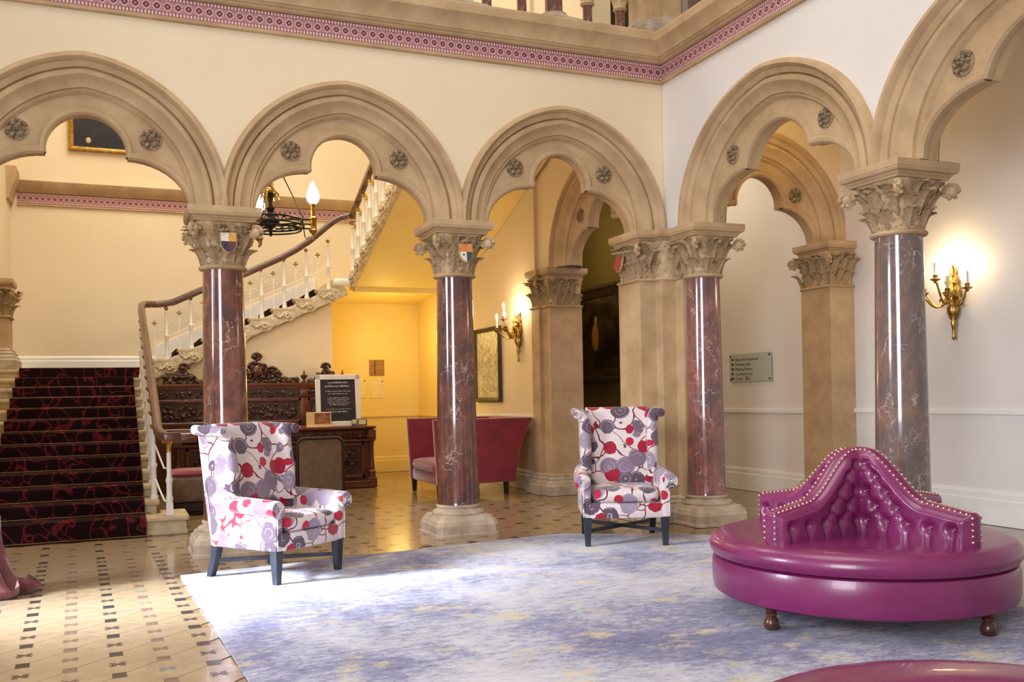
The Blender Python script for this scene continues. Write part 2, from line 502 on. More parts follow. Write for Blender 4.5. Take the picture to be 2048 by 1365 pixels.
class MB:
    """collects shapes; build() links them as one mesh object"""

    def __init__(self):
        self.v, self.f = [], []

    def add(self, vs, fs):
        o = len(self.v)
        self.v.extend([tuple(p) for p in vs])
        self.f.extend([tuple(i + o for i in q) for q in fs])
        return self

    def box(self, x0, x1, y0, y1, z0, z1):
        vs = [(x, y, z) for z in (z0, z1) for y in (y0, y1) for x in (x0, x1)]
        return self.add(vs, [(0, 2, 3, 1), (4, 5, 7, 6), (0, 1, 5, 4), (2, 6, 7, 3), (0, 4, 6, 2), (1, 3, 7, 5)])

    def rbox(self, x0, x1, y0, y1, z0, z1, r=0.01, seg=2):
        bm = bmesh.new()
        bmesh.ops.create_cube(bm, size=1)
        for q in bm.verts:
            q.co = Vector(((x0 + x1) / 2 + q.co.x * (x1 - x0), (y0 + y1) / 2 + q.co.y * (y1 - y0), (z0 + z1) / 2 + q.co.z * (z1 - z0)))
        bmesh.ops.bevel(bm, geom=bm.edges[:], offset=min(r, (x1 - x0) * .49, (y1 - y0) * .49, (z1 - z0) * .49), segments=seg, affect='EDGES', profile=0.5)
        bm.verts.index_update()
        self.add([q.co[:] for q in bm.verts], [[q.index for q in f.verts] for f in bm.faces])
        bm.free()
        return self

    def loft(self, rings, closed=True, cap0=True, cap1=True):
        n = len(rings[0])
        vs = [p for r in rings for p in r]
        fs = []
        m = n if closed else n - 1
        for i in range(len(rings) - 1):
            for j in range(m):
                k = (j + 1) % n
                fs.append((i * n + j, i * n + k, (i + 1) * n + k, (i + 1) * n + j))
        if cap0:
            fs.append(tuple(range(n - 1, -1, -1)))
        if cap1:
            fs.append(tuple((len(rings) - 1) * n + j for j in range(n)))
        return self.add(vs, fs)

    def lathe(self, prof, n=24, c=(0, 0, 0), cap=True):
        rings = [[(c[0] + r * math.cos(2 * PI * j / n), c[1] + r * math.sin(2 * PI * j / n), c[2] + z) for j in range(n)] for r, z in prof]
        return self.loft(rings, True, cap, cap)

    def tube(self, pts, r, n=8, cap=True):
        pts = [Vector(p) for p in pts]
        rs = r if isinstance(r, (list, tuple)) else [r] * len(pts)
        rings = []
        ref = None
        for i, p in enumerate(pts):
            t = (pts[min(i + 1, len(pts) - 1)] - pts[max(i - 1, 0)])
            if t.length < 1e-9:
                t = Vector((0, 0, 1))
            t.normalize()
            if ref is None:
                ref = Vector((0, 0, 1)) if abs(t.z) < 0.9 else Vector((1, 0, 0))
            a = t.cross(ref)
            if a.length < 1e-6:
                a = t.orthogonal()
            a.normalize()
            b = a.cross(t).normalized()
            ref = b
            rings.append([p + (a * math.cos(2 * PI * j / n) + b * math.sin(2 * PI * j / n)) * rs[i] for j in range(n)])
        return self.loft(rings, True, cap, cap)

    def bar(self, pts, prof):
        """sweep an (across, up) outline along a path that stays roughly level"""
        pts = [Vector(p) for p in pts]
        rings = []
        for i, p in enumerate(pts):
            t = (pts[min(i + 1, len(pts) - 1)] - pts[max(i - 1, 0)]).normalized()
            a = t.cross(Vector((0, 0, 1)))
            if a.length < 1e-5:
                a = Vector((1, 0, 0))
            a.normalize()
            b = a.cross(t).normalized()
            rings.append([p + a * x + b * y for x, y in prof])
        return self.loft(rings)

    def sphere(self, c, r, n=10, m=6, sx=1, sy=1, sz=1):
        prof = [(max(1e-4, math.sin(PI * i / m)), -math.cos(PI * i / m)) for i in range(m + 1)]
        rings = [[(c[0] + r * sx * a * math.cos(2 * PI * j / n), c[1] + r * sy * a * math.sin(2 * PI * j / n), c[2] + r * sz * b) for j in range(n)] for a, b in prof]
        return self.loft(rings, True, True, True)

    def prism(self, outline, axis, a0, a1):
        """outline of 2-D points pushed along an axis; axis 'y' maps (x,z), 'x' maps (y,z), 'z' maps (x,y)"""
        def mp(p, a):
            return (p[0], a, p[1]) if axis == 'y' else (a, p[0], p[1]) if axis == 'x' else (p[0], p[1], a)
        return self.loft([[mp(p, a0) for p in outline], [mp(p, a1) for p in outline]])

    def grid(self, rows):
        n = len(rows[0])
        vs = [p for r in rows for p in r]
        fs = [(i * n + j, i * n + j + 1, (i + 1) * n + j + 1, (i + 1) * n + j) for i in range(len(rows) - 1) for j in range(n - 1)]
        return self.add(vs, fs)

    def cushion(self, x0, x1, y0, y1, z0, z1, e=0.35, n=24, m=10, e2=0.55):
        """a stuffed block: superellipsoid"""
        def pw(v, k):
            return math.copysign(abs(v) ** k, v)
        cx, cy, cz = (x0 + x1) / 2, (y0 + y1) / 2, (z0 + z1) / 2
        hx, hy, hz = (x1 - x0) / 2, (y1 - y0) / 2, (z1 - z0) / 2
        rings = []
        for i in range(m + 1):
            ph = -PI / 2 + PI * i / m
            cp, sp = pw(max(math.cos(ph), 1e-4), e2), pw(math.sin(ph), e2)
            rings.append([(cx + hx * cp * pw(math.cos(2 * PI * j / n), e), cy + hy * cp * pw(math.sin(2 * PI * j / n), e), cz + hz * sp) for j in range(n)])
        return self.loft(rings)

    def mesh(self, name, smooth=None):
        me = bpy.data.meshes.new(name)
        me.from_pydata(self.v, [], self.f)
        bm = bmesh.new()
        bm.from_mesh(me)
        bmesh.ops.remove_doubles(bm, verts=bm.verts[:], dist=1e-5)
        bmesh.ops.recalc_face_normals(bm, faces=bm.faces[:])
        bm.to_mesh(me)
        bm.free()
        if smooth is not None:
            me.shade_smooth()
            me.set_sharp_from_angle(angle=math.radians(smooth))
        return me

    def build(self, name, mat, parent=None, smooth=None, loc=None, rot=None):
        me = self.mesh(name, smooth)
        me.materials.append(MATS[mat])
        o = bpy.data.objects.new(name, me)
        COL.objects.link(o)
        if parent is not None:
            o.parent = parent
        if loc is not None:
            o.location = loc
        if rot is not None:
            o.rotation_euler = rot
        return o


def tag(o, label=None, cat=None, group=None, kind=None):
    if label:
        o['label'] = label
    if cat:
        o['category'] = cat
    if group:
        o['group'] = group
    if kind:
        o['kind'] = kind
    return o


def empty(name, loc=(0, 0, 0), rz=0.0, label=None, cat=None, group=None, kind=None):
    o = bpy.data.objects.new(name, None)
    o.empty_display_size = 0.1
    COL.objects.link(o)
    o.location = loc
    o.rotation_euler = (0, 0, rz)
    return tag(o, label, cat, group, kind)


def inst(src_mesh, name, parent, loc, rot=(0, 0, 0), scale=(1, 1, 1)):
    o = bpy.data.objects.new(name, src_mesh)
    COL.objects.link(o)
    o.parent = parent
    o.location = loc
    o.rotation_euler = rot
    o.scale = scale
    return o


def copy_tree(o, parent=None):
    c = o.copy()
    COL.objects.link(c)
    c.parent = parent
    for ch in o.children:
        copy_tree(ch, c)
    return c


def mesh_with(mb, name, mat, smooth=None):
    me = mb.mesh(name, smooth)
    me.materials.append(MATS[mat])
    return me


def rect_ring(cx, cy, hx, hy, z, n=1):
    return [(cx - hx, cy - hy, z), (cx + hx, cy - hy, z), (cx + hx, cy + hy, z), (cx - hx, cy + hy, z)]


def sq_ring(cx, cy, hx, hy, z, p, n=32):
    """p = 1 gives an ellipse, small p a rectangle"""
    out = []
    for j in range(n):
        a = 2 * PI * (j + 0.5) / n
        ca, sa = math.cos(a), math.sin(a)
        if p >= 0.99:
            out.append((cx + hx * ca, cy + hy * sa, z))
        else:
            m = (abs(ca) ** (2 / p) + abs(sa) ** (2 / p)) ** (-p / 2)
            out.append((cx + hx * ca * m, cy + hy * sa * m, z))
    return out


# ------------------------------------------------------------------ setting: floor
ZS = 2.80          # arch springing
RUG = [(0.37, 7.02), (3.55, 7.46), (4.72, 6.72), (5.0, 3.0), (4.4, 0.6), (0.6, 0.6), (0.50, 4.26)]


def in_poly(x, y, poly):
    ins = False
    for k in range(len(poly)):
        x1, y1 = poly[k]
        x2, y2 = poly[k - 1]
        if (y1 > y) != (y2 > y) and x < (x2 - x1) * (y - y1) / (y2 - y1) + x1:
            ins = not ins
    return ins


floor = MB().box(-6, 9, 0.2, 17, -0.10, -0.004).build('floor', 'floor_stone_far')
tag(floor, kind='structure')
g = 0.0025
tile_me = mesh_with(MB().loft([[(s_ * (LT_X - g - e), 0, z) if k % 2 == 0 else (0, s_ * (LT_Y - g - e), z) for k, s_ in ((0, -1), (1, -1), (2, 1), (3, 1))] for z, e in ((-0.012, 0), (-0.0004, 0), (0, 0.0006))]), 'tile', 'floor_stone')
inlay_b = mesh_with(MB().rbox(-0.031, 0.031, -0.042, 0.042, -0.01, 0.0012, 0.001, 1), 'inlay', 'inlay_black')
inlay_r = mesh_with(MB().rbox(-0.031, 0.031, -0.042, 0.042, -0.01, 0.0012, 0.001, 1), 'inlay', 'inlay_rust')


def motif(mat):
    m = MB()
    for k in range(4):
        a = PI / 4 + k * PI / 2
        for r, w in ((0.030, 0.011), (0.052, 0.007)):
            x, y = r * math.cos(a), r * math.sin(a)
            m.box(x - w, x + w, y - w, y + w, -0.004, 0.0011)
    m.box(-0.012, 0.012, -0.012, 0.012, -0.004, 0.0011)
    m.box(-0.048, -0.026, -0.006, 0.006, -0.004, 0.0011)
    m.box(0.026, 0.048, -0.006, 0.006, -0.004, 0.0011)
    return mesh_with(m, 'motif', mat)


motifs = [motif('inlay_black'), motif('inlay_rust'), motif('inlay_teal')]
cand_t, cand_i = [], []
ca_, sa_ = math.cos(LT_A), math.sin(LT_A)
for i in range(-14, 34):
    for j in range(-14, 24):
        x = LT_O[0] + ca_ * LT_X * i - sa_ * LT_Y * j
        y = LT_O[1] + sa_ * LT_X * i + ca_ * LT_Y * j
        u, v = proj(x, y, 0)
        if not (-70 < u < 2110 and 900 < v < 1410):
            continue
        if in_poly(x, y, RUG) or (x < 0.3 and y > 9.25) or x > 4.5 or y > 10.3 or x > 0.45 + (y - 4.2) * 5:
            continue
        if any(abs(x - q[0]) < 0.2 and abs(y - q[1]) < 0.2 for q in ((0.80, 8.03), (2.82, 8.03))):
            continue
        (cand_i if (i + j) % 2 == 0 else cand_t).append((math.hypot(x, y), x, y, i, j))
cand_t.sort()
cand_i.sort()
for d, x, y, i, j in cand_t[:290]:
    tl = inst(tile_me, 'tile', floor, (x, y, 0), (0, 0, LT_A))
    if d < 8.0:
        inst(motifs[0 if i % 2 == 0 else (1 if RND.random() < .8 else 2)], 'motif', tl, (0, 0, 0), (0, 0, 0), (.8, .8, 1))
for d, x, y, i, j in cand_i[:290]:
    inst(inlay_b if i % 2 == 0 else inlay_r, 'inlay', floor, (x, y, 0), (0, 0, LT_A))

rug = MB()
n_ = len(RUG)
rug.loft([[(x, y, 0.0012) for x, y in RUG], [(x, y, 0.012) for x, y in RUG]])
rug = rug.build('area_rug', 'rug_wool')
tag(rug, 'large distressed blue and lavender wool rug spread over the stone floor', 'rug')

# ------------------------------------------------------------------ arches
AR, AC = 1.139, 0.094       # arc radius and centre offset of the pointed outer curve


def ext_curve(off, kx, zs=ZS, n=22):
    """outer curve moved inwards by off, left spring to right spring, (s, z)"""
    r = AR - off
    tmax = math.acos(AC / r)
    half = [((-AC + r * math.cos(tmax * k / n)) * kx, zs + r * math.sin(tmax * k / n)) for k in range(n + 1)]
    return [(-s, z) for s, z in half] + [(s, z) for s, z in half[-2::-1]]


def ext_z(s, kx, zs=ZS):
    s = abs(s) / kx
    if s > AR - AC:
        return None
    return zs + math.sqrt(max(0, AR * AR - (s + AC) ** 2))


def trefoil(cw, zc, ztop, sp, zs=ZS):
    """three lobes as lists, left to right"""
    q = 12
    right = [(cw + (sp - cw) * math.cos(PI / 2 * k / q), zs + (zc - zs) * math.sin(PI / 2 * k / q)) for k in range(q + 1)]
    left = [(-s, z) for s, z in right]
    h = ztop - zc
    r = (cw * cw + h * h) / (2 * h)
    zl = ztop - r
    a0 = math.atan2(zc - zl, cw)
    top = [(r * math.cos(PI - a0 + (a0 - (PI - a0)) * k / 20), zl + r * math.sin(PI - a0 + (a0 - (PI - a0)) * k / 20)) for k in range(21)]
    return left, top, right[::-1]


def moulding(mb, mp, curves_prof):
    """curves_prof: list of (list of (s,z), depth)"""
    rows = [[mp(s, d, z) for s, z in cv] for cv, d in curves_prof]
    mb.grid(rows)


def offset_lobe(lobe, off):
    out = []
    for k, (s, z) in enumerate(lobe):
        a = lobe[max(k - 1, 0)]
        b = lobe[min(k + 1, len(lobe) - 1)]
        tx, tz = b[0] - a[0], b[1] - a[1]
        L = math.hypot(tx, tz) or 1
        out.append((s - tz / L * off, z + tx / L * off))
    return out


def rosette_mesh():
    m = MB()
    m.lathe([(0.085, 0), (0.085, 0.008), (0.075, 0.012), (0.03, 0.012)], 20)
    for k in range(6):
        a = k * PI / 3
        for r_, sz, zz in ((0.05, 0.02, 0.02),):
            m.sphere((r_ * math.cos(a), r_ * math.sin(a), zz), sz, 7, 4, 1, 1, 0.9)
        a += PI / 6
        m.sphere((0.066 * math.cos(a), 0.066 * math.sin(a), 0.014), 0.013, 6, 4)
    m.sphere((0, 0, 0.022), 0.022, 8, 4)
    return m


mottled('rosette_stone', srgb(84, 66, 44), srgb(176, 152, 116), 38.0, 0.8, 0.5, bscale=60)
ROS = mesh_with(rosette_mesh(), 'rosette', 'rosette_stone', 40)


def make_arch(label, mp, rosrot, kx, cw, zc, ztop, sp, ros, thick=0.34, mat='stone'):
    """mp(s, depth, z) -> world; depth 0 at the wall face, negative towards the viewer"""
    root = empty('trefoil_arch', mp(0, 0, ZS), 0, label, 'arch', kind='structure')
    o = Vector(mp(0, 0, ZS))

    def lm(s, d, z):
        p = mp(s, d, z)
        return (p[0] - o.x, p[1] - o.y, p[2] - o.z)
    hood = [(0.0, 0.03), (0.0, -0.045), (0.012, -0.066), (0.04, -0.072), (0.056, -0.05), (0.064, -0.022), (0.085, -0.008), (0.102, 0.0), (0.112, 0.03)]
    ring = [(0.112, 0.03), (0.118, 0.0), (0.135, -0.014), (0.16, -0.010), (0.178, 0.012), (0.2, 0.034), (0.228, 0.046), (0.246, 0.05), (0.25, 0.072), (0.268, 0.066), (0.278, 0.078), (0.29, 0.10)]
    m = MB()
    moulding(m, lm, [(ext_curve(a, kx), d) for a, d in hood])
    m.build('hood_moulding', mat, root, 35)
    m = MB()
    moulding(m, lm, [(ext_curve(a, kx), d) for a, d in ring])
    m.build('arch_ring', mat, root, 35)
    m = MB()
    moulding(m, lm, [(ext_curve(a, kx), d) for a, d in ((0.29, thick - 0.1), (0.25, thick - 0.06), (0.16, thick - 0.04), (0.11, thick), (0.0, thick + 0.03), (0.0, thick - .02))])
    m.build('rear_ring', mat, root, 35)
    left, top, right = trefoil(cw, zc, ztop, sp)
    inner = left + top[1:-1] + right
    outer = ext_curve(0.285, kx, n=22)
    # resample outer to the inner count
    acc = [0]
    for a, b in zip(outer, outer[1:]):
        acc.append(acc[-1] + math.hypot(b[0] - a[0], b[1] - a[1]))
    ro = []
    for k in range(len(inner)):
        t = acc[-1] * k / (len(inner) - 1)
        i = max(0, min(len(acc) - 2, next((q for q in range(len(acc) - 1) if acc[q + 1] >= t), len(acc) - 2)))
        w = (t - acc[i]) / (acc[i + 1] - acc[i])
        ro.append((outer[i][0] * (1 - w) + outer[i + 1][0] * w, outer[i][1] * (1 - w) + outer[i + 1][1] * w))
    m = MB()
    rows = [[lm(s, d, z) for s, z in cv] for cv, d in ((ro, 0.10), (inner, 0.10), (inner, thick - 0.10), (ro, thick - 0.10))]
    m.grid(rows)
    m.build('cusped_panel', mat, root)
    m = MB()
    for lobe in (left, top, right):
        pr = [(0.0, 0.17), (-0.012, 0.14), (-0.012, 0.10), (0.004, 0.082), (0.028, 0.078), (0.042, 0.09), (0.048, 0.104), (0.062, 0.098), (0.074, 0.102), (0.078, 0.115)]
        moulding(m, lm, [(offset_lobe(lobe, a), d) for a, d in pr])
    m.build('cusp_bead', mat, root, 35)
    for s, z in ros:
        p = lm(s, 0.1, z)
        inst(ROS, 'rosette', root, p, rosrot)
    return root


def map_back(xc, yf):
    return lambda s, d, z: (xc + s, yf + d, z)


def map_side(yc, xf):
    return lambda s, d, z: (xf + d, yc - s, z)


X1, X2, Y0 = 0.800, 2.820, 8.03
YF, XF = 7.86, 4.95
BACK_C = [-0.21, 1.81, 3.88]
RB = (PI / 2, 0, 0)
RS = (PI / 2, 0, -PI / 2)
KX = 1.20
R_C = [6.28, 3.84]
make_arch('carved stone trefoil arch leading to the carpeted stairs', map_back(BACK_C[0], YF), RB, 1.0, 0.295, 3.175, 3.50, 0.76, [(-0.48, 3.33), (0.47, 3.33)])
make_arch('carved stone trefoil arch in front of the hanging chandelier', map_back(BACK_C[1], YF), RB, 1.0, 0.29, 3.18, 3.505, 0.76, [(-0.45, 3.335), (0.49, 3.34)])
make_arch('carved stone trefoil arch next to the inner corner of the cream walls', map_back(BACK_C[2], YF), RB, 1.02, 0.28, 3.19, 3.515, 0.76, [(-0.47, 3.35), (0.46, 3.355)])
make_arch('pale stone trefoil arch opening to the aisle with the direction sign', map_side(R_C[0], XF), RS, KX, 0.41, 3.18, 3.49, 0.93, [(-0.58, 3.34), (0.60, 3.34)])
make_arch('pale stone trefoil arch in front of the five candle wall sconce', map_side(R_C[1], XF), RS, KX, 0.41, 3.18, 3.49, 0.93, [(-0.57, 3.33), (0.58, 3.33)])
make_arch('stone trefoil arch opening to the dark corridor with the painting', map_side(9.36, XF), RS, 1.02, 0.29, 3.18, 3.5, 0.76, [(-0.47, 3.34), (0.47, 3.34)])
make_arch('stone trefoil arch spanning the side aisle beside the direction sign', map_back(6.21, 7.90), RB, 0.97, 0.295, 3.175, 3.5, 0.72, [(-0.46, 3.31), (0.46, 3.31)])


def arcade_wall(name, lo, hi, arches, mp, thick, ztop, mat):
    """strips between the outer arch curves and the wall head"""
    ss = set([lo, hi])
    n = int((hi - lo) / 0.03)
    for k in range(n + 1):
        ss.add(lo + (hi - lo) * k / n)
    for c_, kx in arches:
        for s, z in ext_curve(0.02, kx):
            if lo < c_ + s < hi:
                ss.add(c_ + s)
    ss = sorted(ss)
    zb = []
    for s in ss:
        z = ZS - 0.02
        for c_, kx in arches:
            q = ext_z(s - c_, kx)
            if q is not None:
                z = max(z, q - 0.02)
        zb.append(min(z, ztop - 0.05))
    m = MB()
    m.grid([[mp(s, thick, ztop) for s in ss], [mp(s, 0, ztop) for s in ss], [mp(s, 0, z) for s, z in zip(ss, zb)], [mp(s, thick, z) for s, z in zip(ss, zb)], [mp(s, thick, ztop) for s in ss]])
    m.add([mp(hi, d, z) for d, z in ((0, ztop), (thick, ztop), (thick, zb[-1]), (0, zb[-1]))], [(0, 1, 2, 3)])
    m.add([mp(lo, d, z) for d, z in ((0, ztop), (thick, ztop), (thick, zb[0]), (0, zb[0]))], [(0, 1, 2, 3)])
    return tag(m.build(name, mat), kind='structure')


ZH = 4.70
wall_back = arcade_wall('wall_back', -3.6, 5.29, [(c_, 1.0 if k < 2 else 1.02) for k, c_ in enumerate(BACK_C)] + [(-2.24, 1.0)], lambda s, d, z: (s, YF + d, z), 0.34, ZH, 'wall_cream')
wall_right = arcade_wall('wall_right', 1.2, 7.855, [(c_, KX) for c_ in R_C] + [(1.4, KX)], lambda s, d, z: (XF + d, s, z), 0.34, ZH, 'wall_cream_daylit')
arcade_wall('wall_corridor', 8.205, 10.9, [(9.36, 1.02)], lambda s, d, z: (XF + d, s, z), 0.34, ZH, 'wall_cream')
arcade_wall('wall_aisle_cross', 5.295, 7.2, [(6.21, 0.97)], lambda s, d, z: (s, 7.90 + d, z), 0.34, 4.3, 'wall_cream')

# other walls of the stair hall, aisle and corridor
HX0, HY1, HX1 = -1.42, 15.2, 4.90


def wall(name, mat, *boxes):
    m = MB()
    for b in boxes:
        m.box(*b)
    return tag(m.build(name, mat), kind='structure')


wall('wall_stair_left', 'wall_cream', (HX0 - 0.2, HX0, 8.9, HY1 + .2, 0, 9.5))
wall('wall_stair_back', 'wall_cream', (HX0 - 0.2, 3.0, HY1, HY1 + 0.2, 0, 9.5), (3.0, 7.4, HY1, HY1 + 0.2, 2.9, 9.5))
wall('wall_alcove_back', 'wall_cream_lamplit', (2.98, 4.9, HY1 - 0.01, HY1 + 0.2, 0, 2.9))
wall('wall_alcove_side', 'wall_cream_lamplit', (4.66, 4.9, 13.6, HY1, 0, 2.95))
wall('wall_sconce', 'wall_cream', (HX1, HX1 + 0.3, 10.86, HY1, 0, 9.5))
OXW = 7.2
wall('wall_gallery_side', 'wall_cream', (HX1 + .05, HX1 + .3, 9.3, 10.86, ZH, 9.5))
wall('wall_aisle', 'wall_cream_daylit', (OXW, OXW + 0.2, 0.5, 11.2, 0, 8.0))
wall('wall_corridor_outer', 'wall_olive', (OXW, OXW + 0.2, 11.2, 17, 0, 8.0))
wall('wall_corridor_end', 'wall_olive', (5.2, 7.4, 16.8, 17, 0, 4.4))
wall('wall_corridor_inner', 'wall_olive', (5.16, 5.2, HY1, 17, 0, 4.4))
ceil = MB().box(5.29, OXW, 0.5, 17, 4.3, 4.45)
tag(ceil.build('ceiling_aisle', 'wall_cream'), kind='structure')
gal = MB().box(-3.6, 5.29, 8.2, 9.3, 4.5, 4.66)
tag(gal.build('floor_gallery', 'wall_cream'), kind='structure')

# skirtings and dado rails
def skirt(name, mat, axis, face, sgn, a0, a1, z0, h, t=0.025):
    """axis 'y' runs along y on plane x = face; sgn is the side it stands proud to"""
    out = [(0, z0), (t, z0), (t, z0 + h * .72), (t * .7, z0 + h * .76), (t * .75, z0 + h * .9), (t * .35, z0 + h), (0, z0 + h)]
    m = MB()
    if axis == 'y':
        m.loft([[(face + sgn * p, a, z) for p, z in out] for a in (a0, a1)])
    else:
        m.loft([[(a, face + sgn * p, z) for p, z in out] for a in (a0, a1)])
    return tag(m.build(name, mat), kind='structure')


skirt('baseboard_aisle', 'white_paint', 'y', OXW, -1, 1, 7.85, 0, 0.31, 0.03)
skirt('baseboard_aisle_far', 'white_paint', 'y', OXW, -1, 8.25, 11.2, 0, 0.28, 0.03)
skirt('trim_aisle_dado', 'white_paint', 'y', OXW, -1, 1, 7.85, 0.99, 0.05, 0.03)
skirt('trim_aisle_dado_far', 'white_paint', 'y', OXW, -1, 8.25, 11.2, 0.97, 0.05, 0.03)
skirt('trim_corridor_dado', 'wall_olive', 'y', OXW, -1, 11.2, 16.8, 0.97, 0.05, 0.03)
skirt('baseboard_corridor', 'wall_olive', 'y', OXW, -1, 11.2, 16.8, 0, 0.28, 0.03)
skirt('baseboard_alcove_back', 'wall_cream_lamplit', 'x', HY1 - 0.01, -1, 2.98, 4.66, 0, 0.26, 0.03)
skirt('baseboard_alcove_side', 'wall_cream_lamplit', 'y', 4.66, -1, 13.6, HY1 - .01, 0, 0.26, 0.03)
skirt('trim_alcove_dado', 'wall_cream_lamplit', 'x', HY1 - 0.01, -1, 2.98, 4.66, 0.92, 0.05, 0.03)
skirt('trim_alcove_side_dado', 'wall_cream_lamplit', 'y', 4.66, -1, 13.6, HY1 - .01, 0.92, 0.05, 0.03)
skirt('trim_sconce_dado', 'white_paint', 'y', HX1, -1, 10.9, 13.6, 0.93, 0.05, 0.03)
skirt('baseboard_sconce', 'white_paint', 'y', HX1, -1, 10.9, 13.6, 0, 0.26, 0.03)
skirt('baseboard_landing', 'white_paint', 'x', HY1, -1, HX0, 0.6, 1.675, 0.26, 0.03)
skirt('baseboard_landing_side', 'white_paint', 'y', HX0, 1, 12.95, HY1, 1.675, 0.26, 0.03)

# ------------------------------------------------------------------ painted frieze and cornice round the court
def band(name, mat, axis, face, a0, a1, prof, parent=None):
    """prof: (proud, z) outline; proud is measured out of the wall into the court"""
    m = MB()
    if axis == 'x':
        m.loft([[(a, face - p, z) for p, z in prof] for a in (a0, a1)])
    else:
        m.loft([[(face - p, a, z) for p, z in prof] for a in (a0, a1)])
    return m.build(name, mat, parent, 40)


low = [(0, 4.255), (0.03, 4.262), (0.035, 4.28), (0.02, 4.292), (0, 4.292)]
mid_ = [(0, 4.448), (0.03, 4.448), (0.045, 4.46), (0.045, 4.475), (0.06, 4.48), (0.07, 4.5), (0, 4.5)]
crn = [(0, 4.5), (0.08, 4.5), (0.085, 4.55), (0.11, 4.60), (0.14, 4.63), (0.145, 4.70), (0.13, 4.72), (-0.36, 4.72), (-0.36, 4.70), (0, 4.70)]
for ax, face, a0, a1, side in (('x', YF, -3.6, XF, 'back'), ('y', XF, 1.2, YF, 'right')):
    root = empty('trim_frieze_' + side, (0, 0, 0), 0, kind='structure')
    band('lower_bead', 'stone', ax, face, a0, a1, low, root)
    band('upper_bead', 'stone', ax, face, a0, a1, mid_, root)
    band('cornice', 'stone', ax, face, a0, a1, crn, root)
    m = MB().box(-(a1 - a0) / 2, (a1 - a0) / 2, -0.012, 0.0, -0.079, 0.079)
    pt = m.build('painted_band', 'frieze_pattern', root)
    if ax == 'x':
        pt.location = ((a0 + a1) / 2, face - 0.001, 4.37)
    else:
        pt.location = (face - 0.001, (a0 + a1) / 2, 4.37)
        pt.rotation_euler = (0, 0, -PI / 2)
# frieze on the back wall of the stair hall
root = empty('trim_frieze_stair', (0, 0, 0), 0, kind='structure')
band('cornice', 'stone', 'x', HY1, HX0 + .1, 3.6, [(0, 4.31), (0.03, 4.315), (0.05, 4.34), (0.10, 4.40), (0.12, 4.47), (0, 4.47)], root)
band('lower_bead', 'stone', 'x', HY1, HX0 + .1, 3.6, [(0, 4.125), (0.03, 4.13), (0.03, 4.15), (0, 4.155)], root)
pt = MB().box(-2.5, 2.5, -0.012, 0, -0.079, 0.079).build('painted_band', 'frieze_pattern', root)
pt.location = (HX0 + .1 + 2.5, HY1 - 0.001, 4.233)
m = MB().loft([[(HX0 + p, a, z) for p, z in [(0, 4.12), (0.04, 4.13), (0.05, 4.2), (0.09, 4.32), (0.13, 4.42), (0.13, 4.58), (0, 4.58)]] for a in (HY1 - .5, HY1)])
m.build('cornice_return', 'stone', root, 40)

# ------------------------------------------------------------------ columns, pier and pilasters
def leaf_mesh(seed):
    r = random.Random(seed)
    wid = [0.26, 0.48, 0.28, 0.52, 0.30, 0.48, 0.30, 0.12]
    zz = [0.0, 0.16, 0.32, 0.5, 0.66, 0.83, 0.95, 0.86]
    out = [0.04, 0.10, 0.14, 0.22, 0.30, 0.46, 0.66, 0.78]
    rows = []
    for w, z, o in zip(wid, zz, out):
        w *= r.uniform(0.9, 1.1)
        rows.append([(w * s_, o + 0.16 * (1 - abs(s_)) - 0.06 * abs(s_) - (0.12 if abs(s_) == 0.5 else 0), z - 0.06 * abs(s_)) for s_ in (-1, -0.5, 0, 0.5, 1)])
    back = [[(x, y - 0.10, z) for x, y, z in row] for row in rows]
    m = MB()
    n = 5
    m.grid(rows)
    m.grid([row[::-1] for row in back])
    m.grid([[a[0] for a in rows], [a[0] for a in back]])
    m.grid([[a[-1] for a in back], [a[-1] for a in rows]])
    m.grid([rows[-1], back[-1]])
    return mesh_with(m, 'leaf', 'stone_carved', 50)


def volute_mesh():
    m = MB()
    pts, rs = [], []
    for k in range(30):
        a = k * 0.42
        rad = 0.055 * (1 - k / 34)
        pts.append((rad * math.cos(a), 0.0 + 0.012 * math.sin(k * 1.3), rad * math.sin(a)))
        rs.append(0.020 - 0.0003 * k)
    m.tube(pts, rs, 6)
    m.sphere((0, 0, 0), 0.048, 10, 6, 1, 0.75, 1)
    for k in range(7):
        a = k * 0.9
        m.sphere((0.05 * math.cos(a), 0.02 * math.cos(k * 2.1), 0.05 * math.sin(a)), 0.017, 6, 4)
    return mesh_with(m, 'volute', 'stone_carved', 50)


LEAVES = [leaf_mesh(k) for k in range(4)]
VOL = volute_mesh()
Z_NECK, Z_BELL0, Z_BELL1 = 2.315, 2.345, 2.69


def ring_point(hx, hy, a, p):
    ca, sa = math.cos(a), math.sin(a)
    m = 1.0 if p >= .99 else (abs(ca) ** (2 / p) + abs(sa) ** (2 / p)) ** (-p / 2)
    return hx * ca * m, hy * sa * m


def abacus(root, cx, cy, hx, hy, mat='stone'):
    m = MB()
    m.loft([rect_ring(cx, cy, hx + e, hy + e, z) for e, z in ((-0.05, 2.686), (-0.046, 2.70), (-0.034, 2.712), (-0.03, 2.72), (-0.012, 2.726), (-0.004, 2.738), (-0.004, 2.748), (0, 2.752), (0, 2.796), (-0.004, 2.80))])
    return m.build('abacus', mat, root)


